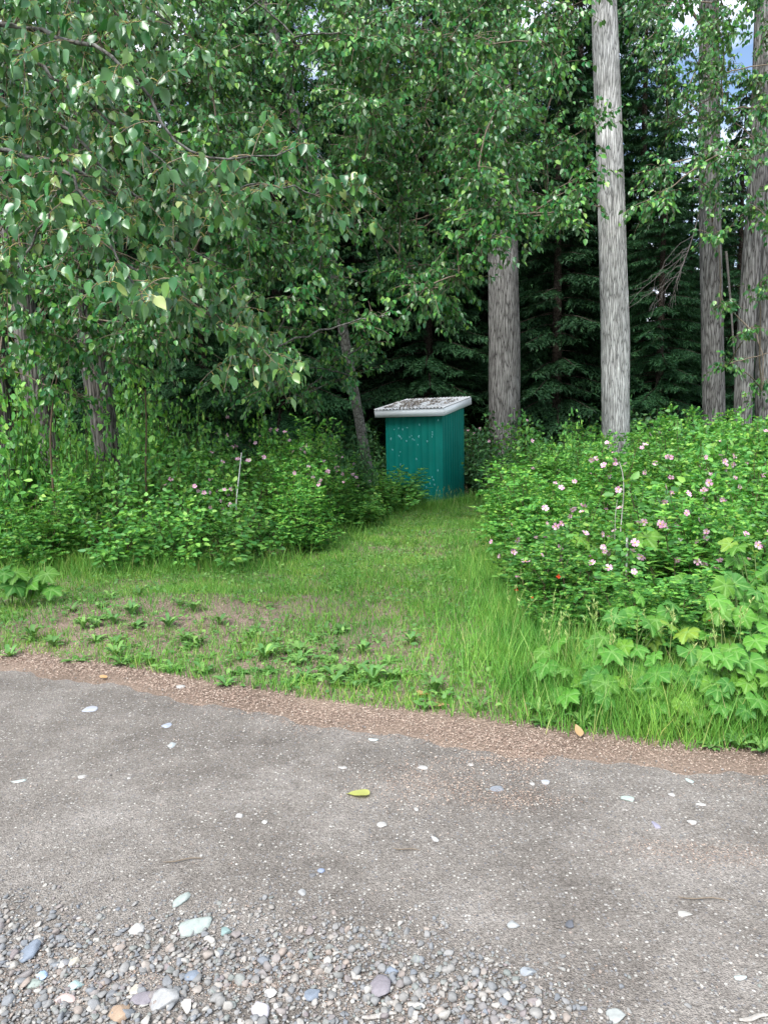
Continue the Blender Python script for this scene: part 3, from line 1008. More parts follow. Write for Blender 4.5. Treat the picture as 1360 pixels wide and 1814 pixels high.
poplar('cottonwood_tree', 'furrowed trunk leaning at the far right edge, the left stem of a close pair', bole([(1312, 790), (1318, 640), (1330, 450), (1342, 300), (1352, 0)], 14.5, ext=5),
       (0.175, 0.165, 0.155, 0.145, 0.1), M_bark2,
       sprays([(1270, 40), (1400, -60), (1400, 380), (1290, 400)], 58, 11, 14, 0.45, 0.65, 14, r1)
       + sprays([(1230, 400), (1380, 380), (1400, 720), (1290, 700), (1280, 560)], 72, 11.5, 13.5, 0.28, 0.45, 9, r1), 24, (9, 10.5, 16, 1.3))
poplar('cottonwood_tree', 'furrowed trunk cut by the right edge, the right stem of a close pair', bole([(1352, 790), (1353, 640), (1356, 450), (1366, 0)], 15.2, ext=5),
       (0.185, 0.175, 0.165, 0.15, 0.1), M_bark2, [], 25, (9, 10.5, 16, 1.4))
# left-hand trunks
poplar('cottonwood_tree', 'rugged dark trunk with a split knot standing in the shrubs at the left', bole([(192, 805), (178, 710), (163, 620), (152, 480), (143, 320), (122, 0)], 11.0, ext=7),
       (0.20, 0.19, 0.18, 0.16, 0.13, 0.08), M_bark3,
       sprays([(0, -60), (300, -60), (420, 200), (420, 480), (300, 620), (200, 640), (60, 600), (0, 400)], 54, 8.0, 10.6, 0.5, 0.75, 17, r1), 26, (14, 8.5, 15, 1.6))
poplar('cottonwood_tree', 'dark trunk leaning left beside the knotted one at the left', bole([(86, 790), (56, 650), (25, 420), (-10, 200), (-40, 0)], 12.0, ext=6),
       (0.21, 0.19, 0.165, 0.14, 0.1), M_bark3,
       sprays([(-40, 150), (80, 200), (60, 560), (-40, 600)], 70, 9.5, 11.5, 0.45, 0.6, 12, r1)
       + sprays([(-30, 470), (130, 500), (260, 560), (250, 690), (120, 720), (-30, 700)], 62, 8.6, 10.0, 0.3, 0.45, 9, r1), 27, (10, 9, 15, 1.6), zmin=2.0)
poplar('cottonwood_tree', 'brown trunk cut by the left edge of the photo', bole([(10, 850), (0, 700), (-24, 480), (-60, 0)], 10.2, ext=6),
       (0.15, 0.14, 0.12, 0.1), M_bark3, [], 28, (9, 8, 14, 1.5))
poplar('young_poplar', 'slender smooth grey poplar leaning left, behind the teal outhouse', bole([(640, 765), (625, 680), (608, 590), (592, 480), (575, 400), (548, 290), (515, 170), (478, 30)], 13.2, ext=6),
       (0.092, 0.09, 0.085, 0.08, 0.075, 0.066, 0.045), M_ybark,
       sprays([(290, -60), (640, -60), (650, 200), (620, 380), (560, 460), (420, 420), (350, 300)], 48, 9.0, 12.8, 0.5, 0.75, 17, r1)
       + sprays([(400, 420), (560, 430), (680, 470), (700, 580), (640, 670), (520, 720), (400, 700)], 50, 9.0, 12.0, 0.4, 0.6, 14, r1), 29, (14, 9.5, 16, 1.7), rings=120, sides=40, zmin=2.6)


# the near cottonwood: its trunk stands left of the view, boughs hang into the picture
def near_cottonwood():
    r = np.random.default_rng(31)
    base = np.array([-4.6, 4.6, 0.0])
    base[2] = gh(base[0], base[1]) - 0.05
    root = thing('near_cottonwood', base, 'nearest cottonwood, its leafy boughs with large drooping leaves hanging in at the upper left', 'tree')
    v, t, P = trunk_geo([base, base + [0.05, 0, 3], base + [0.1, 0.1, 7], base + [0.1, 0, 12]], (0.30, 0.26, 0.2, 0.1), seed=33, rings=80)
    link('trunk', raw_mesh('trunk', v - base, t, M_bark2, True), root)
    lv, tw, lb, pt = Acc(), Acc(), Acc(), Acc()
    off = [-float(x) for x in base]
    boughs = [  # picture points and distance of each bough
        ([(-260, 240), (0, 262), (122, 296), (180, 400), (215, 470), (255, 545)], (4.5, 4.4, 4.3, 4.1, 4.0, 3.9)),
        ([(-250, 20), (0, 42), (140, 68), (240, 130), (300, 250), (360, 300), (470, 275), (520, 262)], (4.6, 4.5, 4.3, 4.2, 4.2, 4.2, 4.3, 4.3)),
        ([(-250, 120), (0, 100), (60, 100), (150, 180), (250, 250), (330, 330)], (4.9, 4.8, 4.7, 4.5, 4.5, 4.4)),
        ([(-250, 330), (0, 318), (120, 300), (90, 380), (30, 470), (0, 520)], (4.4, 4.4, 4.3, 4.2, 4.2, 4.2)),
        ([(122, 296), (210, 345), (300, 345), (400, 330), (480, 330), (590, 340)], (4.3, 4.5, 4.7, 4.9, 5.0, 5.1)),
        ([(215, 470), (300, 500), (380, 560), (430, 620), (455, 640)], (4.6, 4.6, 4.7, 4.8, 4.8)),
        ([(-250, -60), (0, -60), (150, -40), (260, 10), (330, 60)], (4.6, 4.5, 4.5, 4.5, 4.5)),
        ([(-200, 200), (0, 190), (90, 210), (170, 270), (240, 380), (330, 440), (400, 470)], (5.3, 5.2, 5.2, 5.1, 5.1, 5.2, 5.2)),
    ]
    spots = []
    for k, (pix, dep) in enumerate(boughs):
        pts = [at(u, v, Y) for (u, v), Y in zip(pix, dep)]
        q = spline(pts, 26)
        q[1:-1] += r.normal(size=(24, 3)) * 0.012
        if k not in (4, 5):
            j = int(np.argmin(np.abs(P[:, 2] - pts[0][2] + 0.3)))
            q = np.vstack([bez(P[j], (P[j] + q[0]) / 2 + [0, 0, 0.05], q[0], 6)[:-1], q])
        b = link('bough', raw_mesh('bough', *(lambda a: (a[0] - base, a[1]))(tube(q, np.linspace(0.022 if k not in (4, 5) else 0.011, 0.004, len(q)), 6)), M_ybark, True), root)
        n = len(q)
        for _ in range(38):
            i = r.integers(int(n * 0.2), n)
            s = q[i]
            d = norm(rdir(1, r)[0] * [1, 0.8, 0.7] + [0.15, -0.1, -0.15])
            ln = r.uniform(0.15, 0.5)
            e = s + d * ln
            w = bez(s, (s + e) / 2 + [0, 0, 0.06], e - [0, 0, 0.08], 7)
            tw.add(*tube(w, np.linspace(0.004, 0.002, 7), 3, False))
            m = int(6 + ln * 20)
            f = r.uniform(0.15, 1.0, m)
            Q = np.stack([np.interp(f, np.linspace(0, 1, 7), w[:, c]) for c in range(3)], -1)
            for x in Q:
                o = norm(rdir(1, r)[0] * [1, 1, 0.5] + [0, -0.1, -0.2])
                x2 = x + o * r.uniform(0.03, 0.065)
                pt.add(*tube(bez(x, (x + x2) / 2 + [0, 0, 0.015], x2, 3), 0.0011, 3, False))
                dd = norm(o * 0.45 + rdir(1, r)[0] * 0.5 + [0, 0, -1.0])
                nn = rdir(1, r)[0] * 1.3 + o * 0.6 + [0, -0.1, 0.5]
                spots.append((x2, dd, nn, r.uniform(0.045, 0.10)))
    link('twigs', tw.mesh('twigs', M_twig), root, off, kind='stuff')
    link('leaf_stalks', pt.mesh('leaf_stalks', M_ytwig), root, off, kind='stuff')
    # leaves that show largest are single leaves, the rest one mass
    Pm = np.array([s[0] for s in spots])
    u, v = project(Pm)
    vis = (u > 5) & (u < 1355) & (v > 5)
    score = np.where(vis, np.array([s[3] for s in spots]) / Pm[:, 1], 0)
    big = set(np.argsort(-score)[:300].tolist())
    tm = [near_leaf_mesh(90 + k, M_leafF) for k in range(12)]
    rest = [[], [], [], []]
    tmv = []
    for m in tm:
        a = np.zeros(len(m.vertices) * 3)
        m.vertices.foreach_get('co', a)
        tri = np.array([p.vertices[:] for p in m.polygons])
        tmv.append((a.reshape(-1, 3), tri))
    grp = {k: [] for k in range(12)}
    for i, (p, d, n_, s) in enumerate(spots):
        if i in big:
            X, Y, Z = frames(np.array(d)[None], np.array(n_)[None])
            o = link('leaf', tm[i % 12], root)
            mt = Matrix.Identity(4)
            for a in range(3):
                mt[a][0], mt[a][1], mt[a][2], mt[a][3] = X[0][a] * s, Y[0][a] * s, Z[0][a] * s, p[a] - base[a]
            o.matrix_basis = mt
        else:
            grp[i % 12].append(i)
    for k, ids in grp.items():
        if ids:
            Pp = np.array([spots[i][0] for i in ids])
            X, Y, Z = frames(np.array([spots[i][1] for i in ids]), np.array([spots[i][2] for i in ids]))
            lv.inst(*tmv[k], Pp, X, Y, Z, np.array([spots[i][3] for i in ids]))
    link('crown', lv.mesh('crown', M_leafF, True), root, off, kind='stuff')


near_cottonwood()


# dead hanging branch of the slimmer trunk, and a snapped pale stub
def dead_branch():
    r = np.random.default_rng(3)
    a = Acc()
    base = np.array(rootC.location)
    top = at(1234, 390, 15.6)
    a.add(*tube(bez(at(1255, 330, 15.9), at(1240, 360, 15.7), top, 5), np.linspace(0.02, 0.014, 5), 5))
    main = bez(top, at(1222, 440, 15.5), at(1196, 500, 15.3), 12)
    a.add(*tube(main, np.linspace(0.014, 0.008, 12), 5))
    for k in range(11):
        s0 = main[int(r.integers(3, 12))]
        e = at(1165 + r.normal() * 30, 545 + r.normal() * 38, 15.2 + r.normal() * 0.4)
        q = bez(s0, (s0 + e) / 2 + rdir(1, r)[0] * 0.22 + [-0.08, 0, 0.14], e, 11)
        q[1:-1] += r.normal(size=(9, 3)) * 0.014
        a.add(*tube(q, np.linspace(0.0065, 0.0025, 11), 4))
        for w in range(3):
            b0 = q[int(r.integers(3, 10))]
            b1 = b0 + norm(e - s0) * r.uniform(0.1, 0.3) + rdir(1, r)[0] * 0.14
            a.add(*tube(bez(b0, (b0 + b1) / 2 + rdir(1, r)[0] * 0.04, b1, 5), np.linspace(0.004, 0.002, 5), 3))
    m = a.mesh('dead_branch', M_dead2, True)
    o = link('dead_branch', m, rootC, [-float(x) for x in base])
    a = Acc()
    a.add(*tube(bez(at(1285, 445, 15.3), at(1293, 520, 15.3), at(1300, 640, 15.3), 8), np.linspace(0.024, 0.018, 8), 6))
    a.add(*tube(bez(at(1300, 640, 15.3), at(1315, 700, 15.2), at(1296, 860, 15.2), 8), np.linspace(0.022, 0.03, 8), 6))
    link('dead_sapling', a.mesh('dead_sapling', M_dead2, True), None, None, 'pale snapped dead sapling between the two right-hand trunks', 'dead sapling')


dead_branch()


# spruces
def spruce_meshes(seed, H=17.0, low=0.6):
    r = np.random.default_rng(seed)
    tv = np.array([[-0.5, 0, 0], [0, 1.0, -0.12], [0.5, 0, 0]])
    tf = np.array([[0, 2, 1]])
    nd, br = Acc(), Acc()
    nP, nD = [], []
    z = low
    while z < H - 0.3:
        nb = r.integers(4, 7)
        f = z / H
        Lm = (2.5 * (1 - f) ** 0.8 + 0.15) * (0.55 + 0.45 * smooth(0.0, 0.18, f))
        a0 = r.uniform(0, 6.28)
        for k in range(nb):
            an = a0 + k * 6.283 / nb + r.normal() * 0.25
            Ln = Lm * r.uniform(0.6, 1.15)
            out = np.array([math.cos(an), math.sin(an), 0])
            s = np.array([0, 0, z + r.normal() * 0.06])
            e = s + out * Ln + [0, 0, -0.30 * Ln + 0.05 * Ln * f]
            q = bez(s, s + out * Ln * 0.55 + [0, 0, -0.02 * Ln], e, 9)
            q[-2:, 2] += 0.05 * Ln * np.array([0.4, 1.0])
            br.add(*tube(q, np.linspace(0.022 * (1 - f) + 0.006, 0.004, 9), 3, False))
            side = np.cross(out, [0, 0, 1.0])
            # side shoots hanging like curtains from the branch
            m = int(9 + Ln * 13)
            c = np.repeat(np.linspace(0.22, 1.0, m), 2)
            sg = np.tile([-1.0, 1.0], m)
            p = np.stack([np.interp(c, np.linspace(0, 1, 9), q[:, w]) for w in range(3)], -1)
            sl = 0.42 * Ln * (1.05 - 0.75 * c) * r.uniform(0.5, 1.1, 2 * m) + 0.08
            d = norm(out * 0.65 + side * sg[:, None] * 0.9 + np.stack([0 * c, 0 * c, -0.35 - 0.3 * r.random(2 * m)], -1))
            cnt = np.maximum(6, (sl / 0.03).astype(int))
            ix = np.repeat(np.arange(2 * m), cnt)
            w = r.uniform(0.08, 1.0, len(ix))[:, None]
            P = p[ix] + d[ix] * sl[ix, None] * w + np.array([0, 0, -0.15]) * sl[ix, None] * w ** 2
            nP.append(P)
            nD.append(d[ix])
        z += r.uniform(0.26, 0.42)
    P, d = np.vstack(nP), np.vstack(nD)
    dd = norm(d + rdir(len(P), r) * 0.75 + [0, 0, -0.12])
    X, Y, Z = frames(dd, rdir(len(P), r) * 0.6 + [0, 0, 1])
    S = np.stack([r.uniform(0.025, 0.05, len(P)), r.uniform(0.09, 0.17, len(P)), np.full(len(P), 0.1)], -1)
    nd.inst(tv, tf, P, X, Y, Z, S)
    q = np.array([[0, 0, -0.2], [0, 0, 0.4 * H], [0.03, 0.02, 0.75 * H], [0, 0, H]])
    v, t, _ = trunk_geo(q, (0.19, 0.13, 0.07, 0.015), sides=14, rings=40, seed=seed, ridge=0.04)
    return raw_mesh('trunk', v, t, M_sbark, True), br.mesh('branches', M_sbark), nd.mesh('crown', M_spruce)


SPR = [spruce_meshes(50, 17.0, 0.7), spruce_meshes(51, 15.0, 0.4), spruce_meshes(52, 13.0, 0.25)]


def spruce(x, y, k, s, label, group=None):
    root = thing('spruce_tree', (x, y, gh(x, y)), label, 'tree', group, rz=float(rng.uniform(0, 6.28)), scale=s)
    tr, b, n = SPR[k]
    t_ = link('trunk', tr, root)
    link('branches', b, t_, kind='stuff')
    link('crown', n, root, kind='stuff')
    return root


for u, Y, k, s, lab in (
        (985, 19.5, 2, 0.95, 'dark green spruce with drooping boughs between the thick and the pale trunk'),
        (1165, 19.0, 1, 0.70, 'dark spruce with layered boughs just right of the pale trunk'),
        (1128, 22.5, 0, 1.0, 'spruce with a bare reddish-brown bole right behind the pale trunk'),
        (1215, 21.5, 2, 0.72, 'small spruce behind the hanging dead branch'),
        (760, 20.5, 1, 0.95, 'dark spruce straight above the teal outhouse roof'),
        (500, 17.0, 0, 0.9, 'spruce with a reddish trunk base behind the left shrubs'),
        (365, 14.0, 2, 0.55, 'small drooping grey-green spruce among the shrubs left of the path'),
        (430, 19.5, 1, 0.95, 'dark spruce behind the reddish trunk on the left'),
        (640, 22.0, 0, 1.05, 'tall dark spruce behind the slender leaning poplar'),
        (1300, 20.0, 1, 0.72, 'dark spruce behind the close pair of trunks at the right'),
        (235, 17.5, 1, 0.9, 'dark spruce behind the knotted trunk on the left')):
    p = at(u, 760, Y)
    spruce(p[0], p[1], k, s, lab)
_rs = np.random.default_rng(77)
for row, (Y, dx) in enumerate(((24.5, 2.3), (28.5, 2.5), (33.5, 2.8), (39.0, 3.0), (45.0, 3.2))):
    half = Y * 0.62 + 1.5
    for x in np.arange(-half, half, dx):
        xx, yy = x + _rs.normal() * 0.5, Y + _rs.normal() * 0.9
        uu, _ = project([xx, yy, 4.0])
        s = 1.22
        if 1180 < uu < 1400:
            s = 0.72 if row < 2 else 0.62       # lower growth where the sky shows through at the right
        elif uu >= 1090:
            s = 0.68
        spruce(xx, yy, int(_rs.integers(0, 3)), s * _rs.uniform(0.88, 1.12), 'dark spruce in the %s row of the forest behind the outhouse' % ordinal(row + 1), 'spruces of the forest interior')


# ------------------------------------------------------------------ shrubs
def shrub_meshes(seed, kind, H, R):
    r = np.random.default_rng(seed)
    lv, st = Acc(), Acc()
    n = {'rose': 32, 'dog': 24, 'tall': 22, 'fern': 24}[kind]
    for k in range(n):
        an = r.uniform(0, 6.28)
        q = math.sqrt(r.random())
        e = np.array([math.cos(an) * R * q, math.sin(an) * R * q, H * r.uniform(0.38, 1.18) * (1 - 0.28 * q * q)])
        s = np.array([e[0] * 0.25, e[1] * 0.25, -0.05])
        if k % 7 == 0:
            e[2] = H * r.uniform(1.15, 1.5)
        w = bez(s, s + (e - s) * [0.35, 0.35, 0.7], e, 10)
        w[2:-1] += r.normal(size=(7, 3)) * 0.02 * H
        st.add(*tube(w, np.linspace(0.007, 0.002, 10), 3, False))
        if kind == 'rose':
            m = 34
            f = r.uniform(0.22, 1.02, m)
            P = np.stack([np.interp(f, np.linspace(0, 1, 10), w[:, c]) for c in range(3)], -1)
            o = norm(rdir(m, r) * [1, 1, 0.5] + [0, 0, 0.15])
            for j in range(m):   # pinnate leaf of seven leaflets
                side = norm(np.cross(o[j], [0, 0, 1.0]))
                ln = r.uniform(0.07, 0.12)
                pos, dirs = [], []
                for c in (0.42, 0.68, 0.92):
                    for sg in (-1, 1):
                        pos.append(P[j] + o[j] * (0.05 + ln * c))
                        dirs.append(norm(side * sg + o[j] * 0.55 + [0, 0, -0.1]))
                pos.append(P[j] + o[j] * (0.05 + ln))
                dirs.append(o[j] + [0, 0, -0.15])
                pos, dirs = np.array(pos), np.array(dirs)
                X, Y, Z = frames(dirs, np.tile(norm(np.array([0, 0, 0.5]) + norm(P[j] * [1, 1, 0] + 1e-6) * 0.6 + rdir(1, r)[0] * 0.8), (7, 1)) + rdir(7, r) * 0.4)
                lv.inst(*LEAFLET, pos, X, Y, Z, np.full(7, r.uniform(0.036, 0.058)))
        elif kind in ('dog', 'tall'):
            m = 48 if kind == 'dog' else 60
            f = r.uniform(0.15, 1.02, m)
            P = np.stack([np.interp(f, np.linspace(0, 1, 10), w[:, c]) for c in range(3)], -1)
            o = norm(rdir(m, r) * [1, 1, 0.6] + [0, 0, 0.1])
            P = P + o * r.uniform(0.01, 0.13, (m, 1))
            X, Y, Z = frames(norm(o + [0, 0, -0.3]), rdir(m, r) * 0.8 + norm(P * [1, 1, 0] + 1e-6) * 0.5 + [0, 0, 0.6])
            lv.inst(*LEAF6, P, X, Y, Z, r.uniform(0.045, 0.105, m))
        else:   # leafy wands: narrow leaves in ranks
            m = 40
            f = np.linspace(0.2, 1.0, m)
            P = np.stack([np.interp(f, np.linspace(0, 1, 10), w[:, c]) for c in range(3)], -1)
            th = np.arange(m) * 2.4
            o = norm(np.stack([np.cos(th), np.sin(th), np.full(m, 0.35)], -1) + rdir(m, r) * 0.25)
            X, Y, Z = frames(o + [0, 0, -0.1], rdir(m, r) * 0.4 + [0, 0, 1.0])
            s_ = r.uniform(0.08, 0.13, m)
            lv.inst(*LEAFLET, P, X, Y, Z, np.stack([s_ * 0.62, s_, s_], -1))
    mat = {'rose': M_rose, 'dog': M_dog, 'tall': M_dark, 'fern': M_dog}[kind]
    return lv.mesh('leaves', mat), st.mesh('stems', M_stem)


SHRUB = {
    'rose': [shrub_meshes(200 + k, 'rose', 1.0, 0.58) for k in range(4)],
    'dog': [shrub_meshes(210 + k, 'dog', 1.0, 0.58) for k in range(4)],
    'tall': [shrub_meshes(220 + k, 'tall', 1.0, 0.52) for k in range(3)],
    'fern': [shrub_meshes(230 + k, 'fern', 1.0, 0.5) for k in range(3)],
}
NAMES = {'rose': 'rose_bush', 'dog': 'leafy_shrub', 'tall': 'understory_shrub', 'fern': 'willowy_shrub'}
shrub_list = []
_rb = np.random.default_rng(99)


def shrub(kind, x, y, h, w, label, group):
    root = thing(NAMES[kind], (x, y, gh(x, y)), label, 'shrub', group, rz=float(_rb.uniform(0, 6.28)))
    root.scale = (w, w, h)
    k = int(_rb.integers(0, len(SHRUB[kind])))
    lf, st = SHRUB[kind][k]
    link('stems', st, root, kind='stuff')
    link('leaves', lf, root, kind='stuff')
    shrub_list.append(root)
    return root


def fill(pix_poly, dmin, fn, r, back=None):
    """scatter over the ground inside a picture outline continued to real ground points"""
    poly = [gp(u, v)[:2] for u, v in pix_poly] + (back or [])
    for x, y in poisson(poly, dmin, r, 2500):
        fn(x, y, r)


# right-hand rose thicket
def right_fn(x, y, r):
    h = np.interp(y, [4.2, 4.8, 5.6, 6.6, 8.5, 11, 14], [0.30, 0.48, 0.68, 0.82, 0.95, 1.05, 1.12]) * r.uniform(0.7, 1.12)
    u, v = project([x, y, h])
    h *= float(np.interp(u, [870, 960, 1120, 1360], [0.66, 0.84, 0.98, 1.08]))
    c = r.random()
    k = 'rose' if c < (0.72 if y < 10 else 0.55) else ('dog' if c < 0.88 else 'fern')
    zone = ['front row', 'second row', 'third row', 'fourth row', 'fifth row', 'sixth row', 'seventh row', 'back row'][int(np.clip((y - 4.2) / 1.25, 0, 7))]
    shrub(k, x, y, h, r.uniform(0.85, 1.15) * (0.85 if y < 6 else 1.0),
          {'rose': 'rose bush in the %s of the right thicket', 'dog': 'broad-leaved shrub in the %s of the right thicket', 'fern': 'narrow-leaved shrub in the %s of the right thicket'}[k] % zone,
          'shrubs of the right-hand thicket')


_RB = [(7.2, 6.0), (8.8, 9.0), (9.5, 13.0), (4.0, 15.2)]
fill([(930, 900), (912, 955), (912, 1015), (945, 1085), (995, 1150), (1080, 1195), (1200, 1215), (1420, 1228)], 0.43, right_fn, np.random.default_rng(41), _RB)


# left-hand thicket
def left_fn(x, y, r):
    h = np.interp(y, [6.9, 7.8, 9.0, 11.5, 14.0], [0.42, 0.70, 0.92, 1.08, 1.18]) * r.uniform(0.72, 1.15)
    u, v = project([x, y, h])
    if u > 560:
        h *= 0.66 if u < 640 else 0.46
    c = r.random()
    if u > 420:
        k = 'rose' if c < 0.45 else ('fern' if c < 0.7 else 'dog')
    else:
        k = 'dog' if c < 0.65 else ('fern' if c < 0.85 else 'rose')
    zone = 'at the path side' if u > 520 else ('in the middle' if u > 260 else 'at the far left')
    shrub(k, x, y, h, r.uniform(0.85, 1.2),
          {'rose': 'wild rose %s of the left thicket', 'dog': 'broad-leaved shrub %s of the left thicket', 'fern': 'narrow-leaved shrub %s of the left thicket'}[k] % zone,
          'shrubs of the left-hand thicket')


fill([(-120, 1030), (0, 1028), (110, 1020), (230, 1026), (330, 1018), (440, 1012), (545, 988), (630, 950), (690, 918), (715, 905)], 0.54, left_fn, np.random.default_rng(42), [(-0.2, 14.4), (-2.0, 15.0), (-9.5, 15.0)])


# darker understory behind
def back_fn(x, y, r):
    # keep clear of the outhouse itself
    if -0.6 < x < 2.4 and 13.0 < y < 17.6:
        return
    h = r.uniform(0.95, 1.45)
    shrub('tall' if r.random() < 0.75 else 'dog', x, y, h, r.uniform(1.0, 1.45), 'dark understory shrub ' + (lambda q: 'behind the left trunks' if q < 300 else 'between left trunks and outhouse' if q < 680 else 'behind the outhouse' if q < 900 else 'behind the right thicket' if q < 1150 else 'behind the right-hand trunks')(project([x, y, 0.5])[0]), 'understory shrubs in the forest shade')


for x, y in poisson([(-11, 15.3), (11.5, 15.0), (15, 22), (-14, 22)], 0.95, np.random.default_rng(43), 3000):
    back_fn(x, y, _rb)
# the dark bush right of the outhouse and the low bright one in front of it
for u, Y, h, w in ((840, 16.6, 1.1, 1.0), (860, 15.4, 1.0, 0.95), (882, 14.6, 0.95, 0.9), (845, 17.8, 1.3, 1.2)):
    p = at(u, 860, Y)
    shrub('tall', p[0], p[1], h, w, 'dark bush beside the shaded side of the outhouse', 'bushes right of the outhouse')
for u, Y, h, w in ((700, 13.4, 0.38, 0.8), (664, 12.8, 0.5, 0.85), (724, 14.0, 0.32, 0.6), (636, 13.6, 0.7, 0.9)):
    p = at(u, 870, Y)
    shrub('rose', p[0], p[1], h, w, 'low bright rose bush before the outhouse', 'low bushes before the outhouse')
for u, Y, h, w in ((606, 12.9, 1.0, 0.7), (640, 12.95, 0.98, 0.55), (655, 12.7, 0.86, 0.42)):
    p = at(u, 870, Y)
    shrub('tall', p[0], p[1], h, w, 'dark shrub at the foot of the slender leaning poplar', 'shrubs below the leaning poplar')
# tall leafy saplings among the left trunks
for u, Y, h, w in ((20, 9.4, 1.95, 0.8), (70, 9.8, 2.1, 0.7), (118, 9.3, 1.75, 0.6), (-10, 8.8, 1.6, 0.8), (150, 10.2, 1.5, 0.6), (215, 9.9, 1.6, 0.6), (330, 12.5, 1.8, 0.8), (395, 13.5, 1.9, 0.9), (455, 14.0, 1.8, 0.9), (590, 14.4, 1.2, 0.8), (240, 10.5, 1.35, 0.8), (270, 12.5, 2.0, 0.9), (300, 14.2, 2.2, 1.1), (60, 13.6, 2.6, 1.1), (230, 14.5, 2.7, 1.2)):
    p = at(u, 860, Y)
    shrub('dog', p[0], p[1], h, w, 'tall leafy sapling growing among the dark trunks at the left', 'saplings among the left trunks')
for u, Y, h, w in ((1010, 10.6, 1.25, 0.42), (955, 11.2, 1.05, 0.7), (1190, 12.0, 1.25, 0.8), (1310, 11.0, 1.2, 0.9), (1355, 9.2, 1.15, 0.7)):
    p = at(u, 860, Y)
    shrub('dog', p[0], p[1], h, w, 'upright shrub standing above the back of the right thicket', 'upright shrubs of the right thicket')


# ------------------------------------------------------------------ thimbleberry
PALM = [palmate_mesh(300 + k, M_thimble) for k in range(5)]


def thimbleberry(x, y, h, leaves, label, r, spread=0.28, size=(0.058, 0.105), group='thimbleberry plants'):
    z = float(gh(x, y))
    root = thing('thimbleberry_plant', (x, y, z), label, 'plant', group)
    st = Acc()
    for k in range(leaves):
        an = r.uniform(0, 6.28)
        f = r.uniform(0.25, 1.0)
        e = np.array([math.cos(an) * spread * f, math.sin(an) * spread * f - 0.05, h * r.uniform(0.4, 0.95)])
        st.add(*tube(bez(np.array([e[0] * 0.15, e[1] * 0.15, -0.03]), e * [0.45, 0.45, 0.85], e, 7), np.linspace(0.005, 0.0025, 7), 4, False))
        d = norm(np.array([e[0] * 1.2 + r.normal() * 0.12, e[1] - 0.22, -0.08 - 0.2 * r.random()]))
        n_ = norm(np.array([0.0, -0.35, 1.0]) + rdir(1, r)[0] * 0.6)
        X, Y, Z = frames(d[None], n_[None])
        s = r.uniform(*size)
        o = link('leaf', PALM[int(r.integers(0, 5))], root)
        mt = Matrix.Identity(4)
        for a in range(3):
            mt[a][0], mt[a][1], mt[a][2], mt[a][3] = X[0][a] * s, Y[0][a] * s, Z[0][a] * s, e[a]
        o.matrix_basis = mt
    link('stems', st.mesh('stems', M_gstem), root)


_rt = np.random.default_rng(61)
for u, v, h, n, sp in ((1010, 1232, 0.26, 7, 0.24), (1065, 1236, 0.30, 8, 0.24), (1120, 1245, 0.30, 7, 0.22), (1180, 1250, 0.36, 8, 0.26), (1240, 1255, 0.38, 8, 0.26), (1300, 1262, 0.40, 9, 0.26),
                       (1345, 1268, 0.40, 8, 0.24), (1400, 1272, 0.42, 7, 0.26), (1150, 1190, 0.50, 8, 0.28), (1230, 1195, 0.55, 8, 0.28), (1310, 1200, 0.58, 9, 0.3), (1380, 1200, 0.66, 9, 0.32),
                       (1340, 1150, 0.74, 8, 0.3), (1190, 1140, 0.58, 6, 0.3), (1270, 1140, 0.66, 6, 0.3),
                       (1040, 1262, 0.20, 7, 0.2), (1095, 1270, 0.22, 7, 0.2), (1155, 1276, 0.24, 7, 0.2), (1215, 1278, 0.26, 8, 0.22), (1275, 1284, 0.28, 8, 0.22), (1330, 1288, 0.28, 8, 0.22), (1110, 1215, 0.42, 7, 0.26), (1270, 1225, 0.46, 8, 0.28), (1345, 1228, 0.52, 8, 0.28), (1460, 1270, 0.4, 8, 0.26), (1540, 1262, 0.45, 8, 0.28), (1630, 1270, 0.4, 8, 0.28)):
    p = gp(u, v)
    thimbleberry(p[0], p[1], h, n, 'thimbleberry with big lobed leaves fronting the right thicket', _rt, sp)
for u, v, h, n in ((50, 1085, 0.36, 9), (20, 1078, 0.40, 6)):
    p = gp(u, v)
    thimbleberry(p[0], p[1], h, n, 'thimbleberry alone at the left by the bare soil', _rt, 0.24, (0.11, 0.16), 'thimbleberries at the left')
for u, v, h, n in ((345, 1010, 0.42, 4), (360, 1000, 0.5, 4), (300, 1000, 0.5, 4)):
    p = gp(u, v)
    thimbleberry(p[0], p[1], h, n, 'small thimbleberry at the foot of the left thicket', _rt, 0.2, (0.075, 0.105), 'small thimbleberries below the left thicket')
for u, v, h, n in ((900, 1010, 0.42, 3), (1010, 1085, 0.72, 3), (1090, 1085, 0.78, 3), (1130, 1095, 0.72, 4), (1150, 1070, 0.62, 3)):
    p = gp(u, v)
    thimbleberry(p[0], p[1], h, n, 'large thimbleberry leaves showing between the roses', _rt, 0.18, (0.12, 0.16), 'thimbleberry leaves between the roses')

# ------------------------------------------------------------------ grass
BLADE = (np.array([[-0.5, 0, 0], [0.5, 0, 0], [-0.38, 0.5, 0.06], [0.38, 0.5, 0.06], [0, 1.0, 0.32]]), np.array([[0, 1, 3], [0, 3, 2], [2, 3, 4]]))


def grass(name, P, hmin, hmax, wid, r, label, lean=0.45, mat=None):
    n = len(P)
    d = norm(rdir(n, r) * [1, 1, 0] * lean + [0, 0, 1])
    nn = rdir(n, r) * [1, 1, 0.1]
    X, Y, Z = frames(d, nn)
    h = r.uniform(hmin, hmax, n) * P[:, 3]
    w = np.full(n, wid) * r.uniform(0.7, 1.3, n) * (0.7 + 0.035 * P[:, 1])
    a = Acc()
    a.inst(*BLADE, P[:, :3], X, Y, Z, np.stack([w, h, h], -1))
    return link(name, a.mesh(name, mat or M_grass), None, None, label, 'grass', kind='stuff')


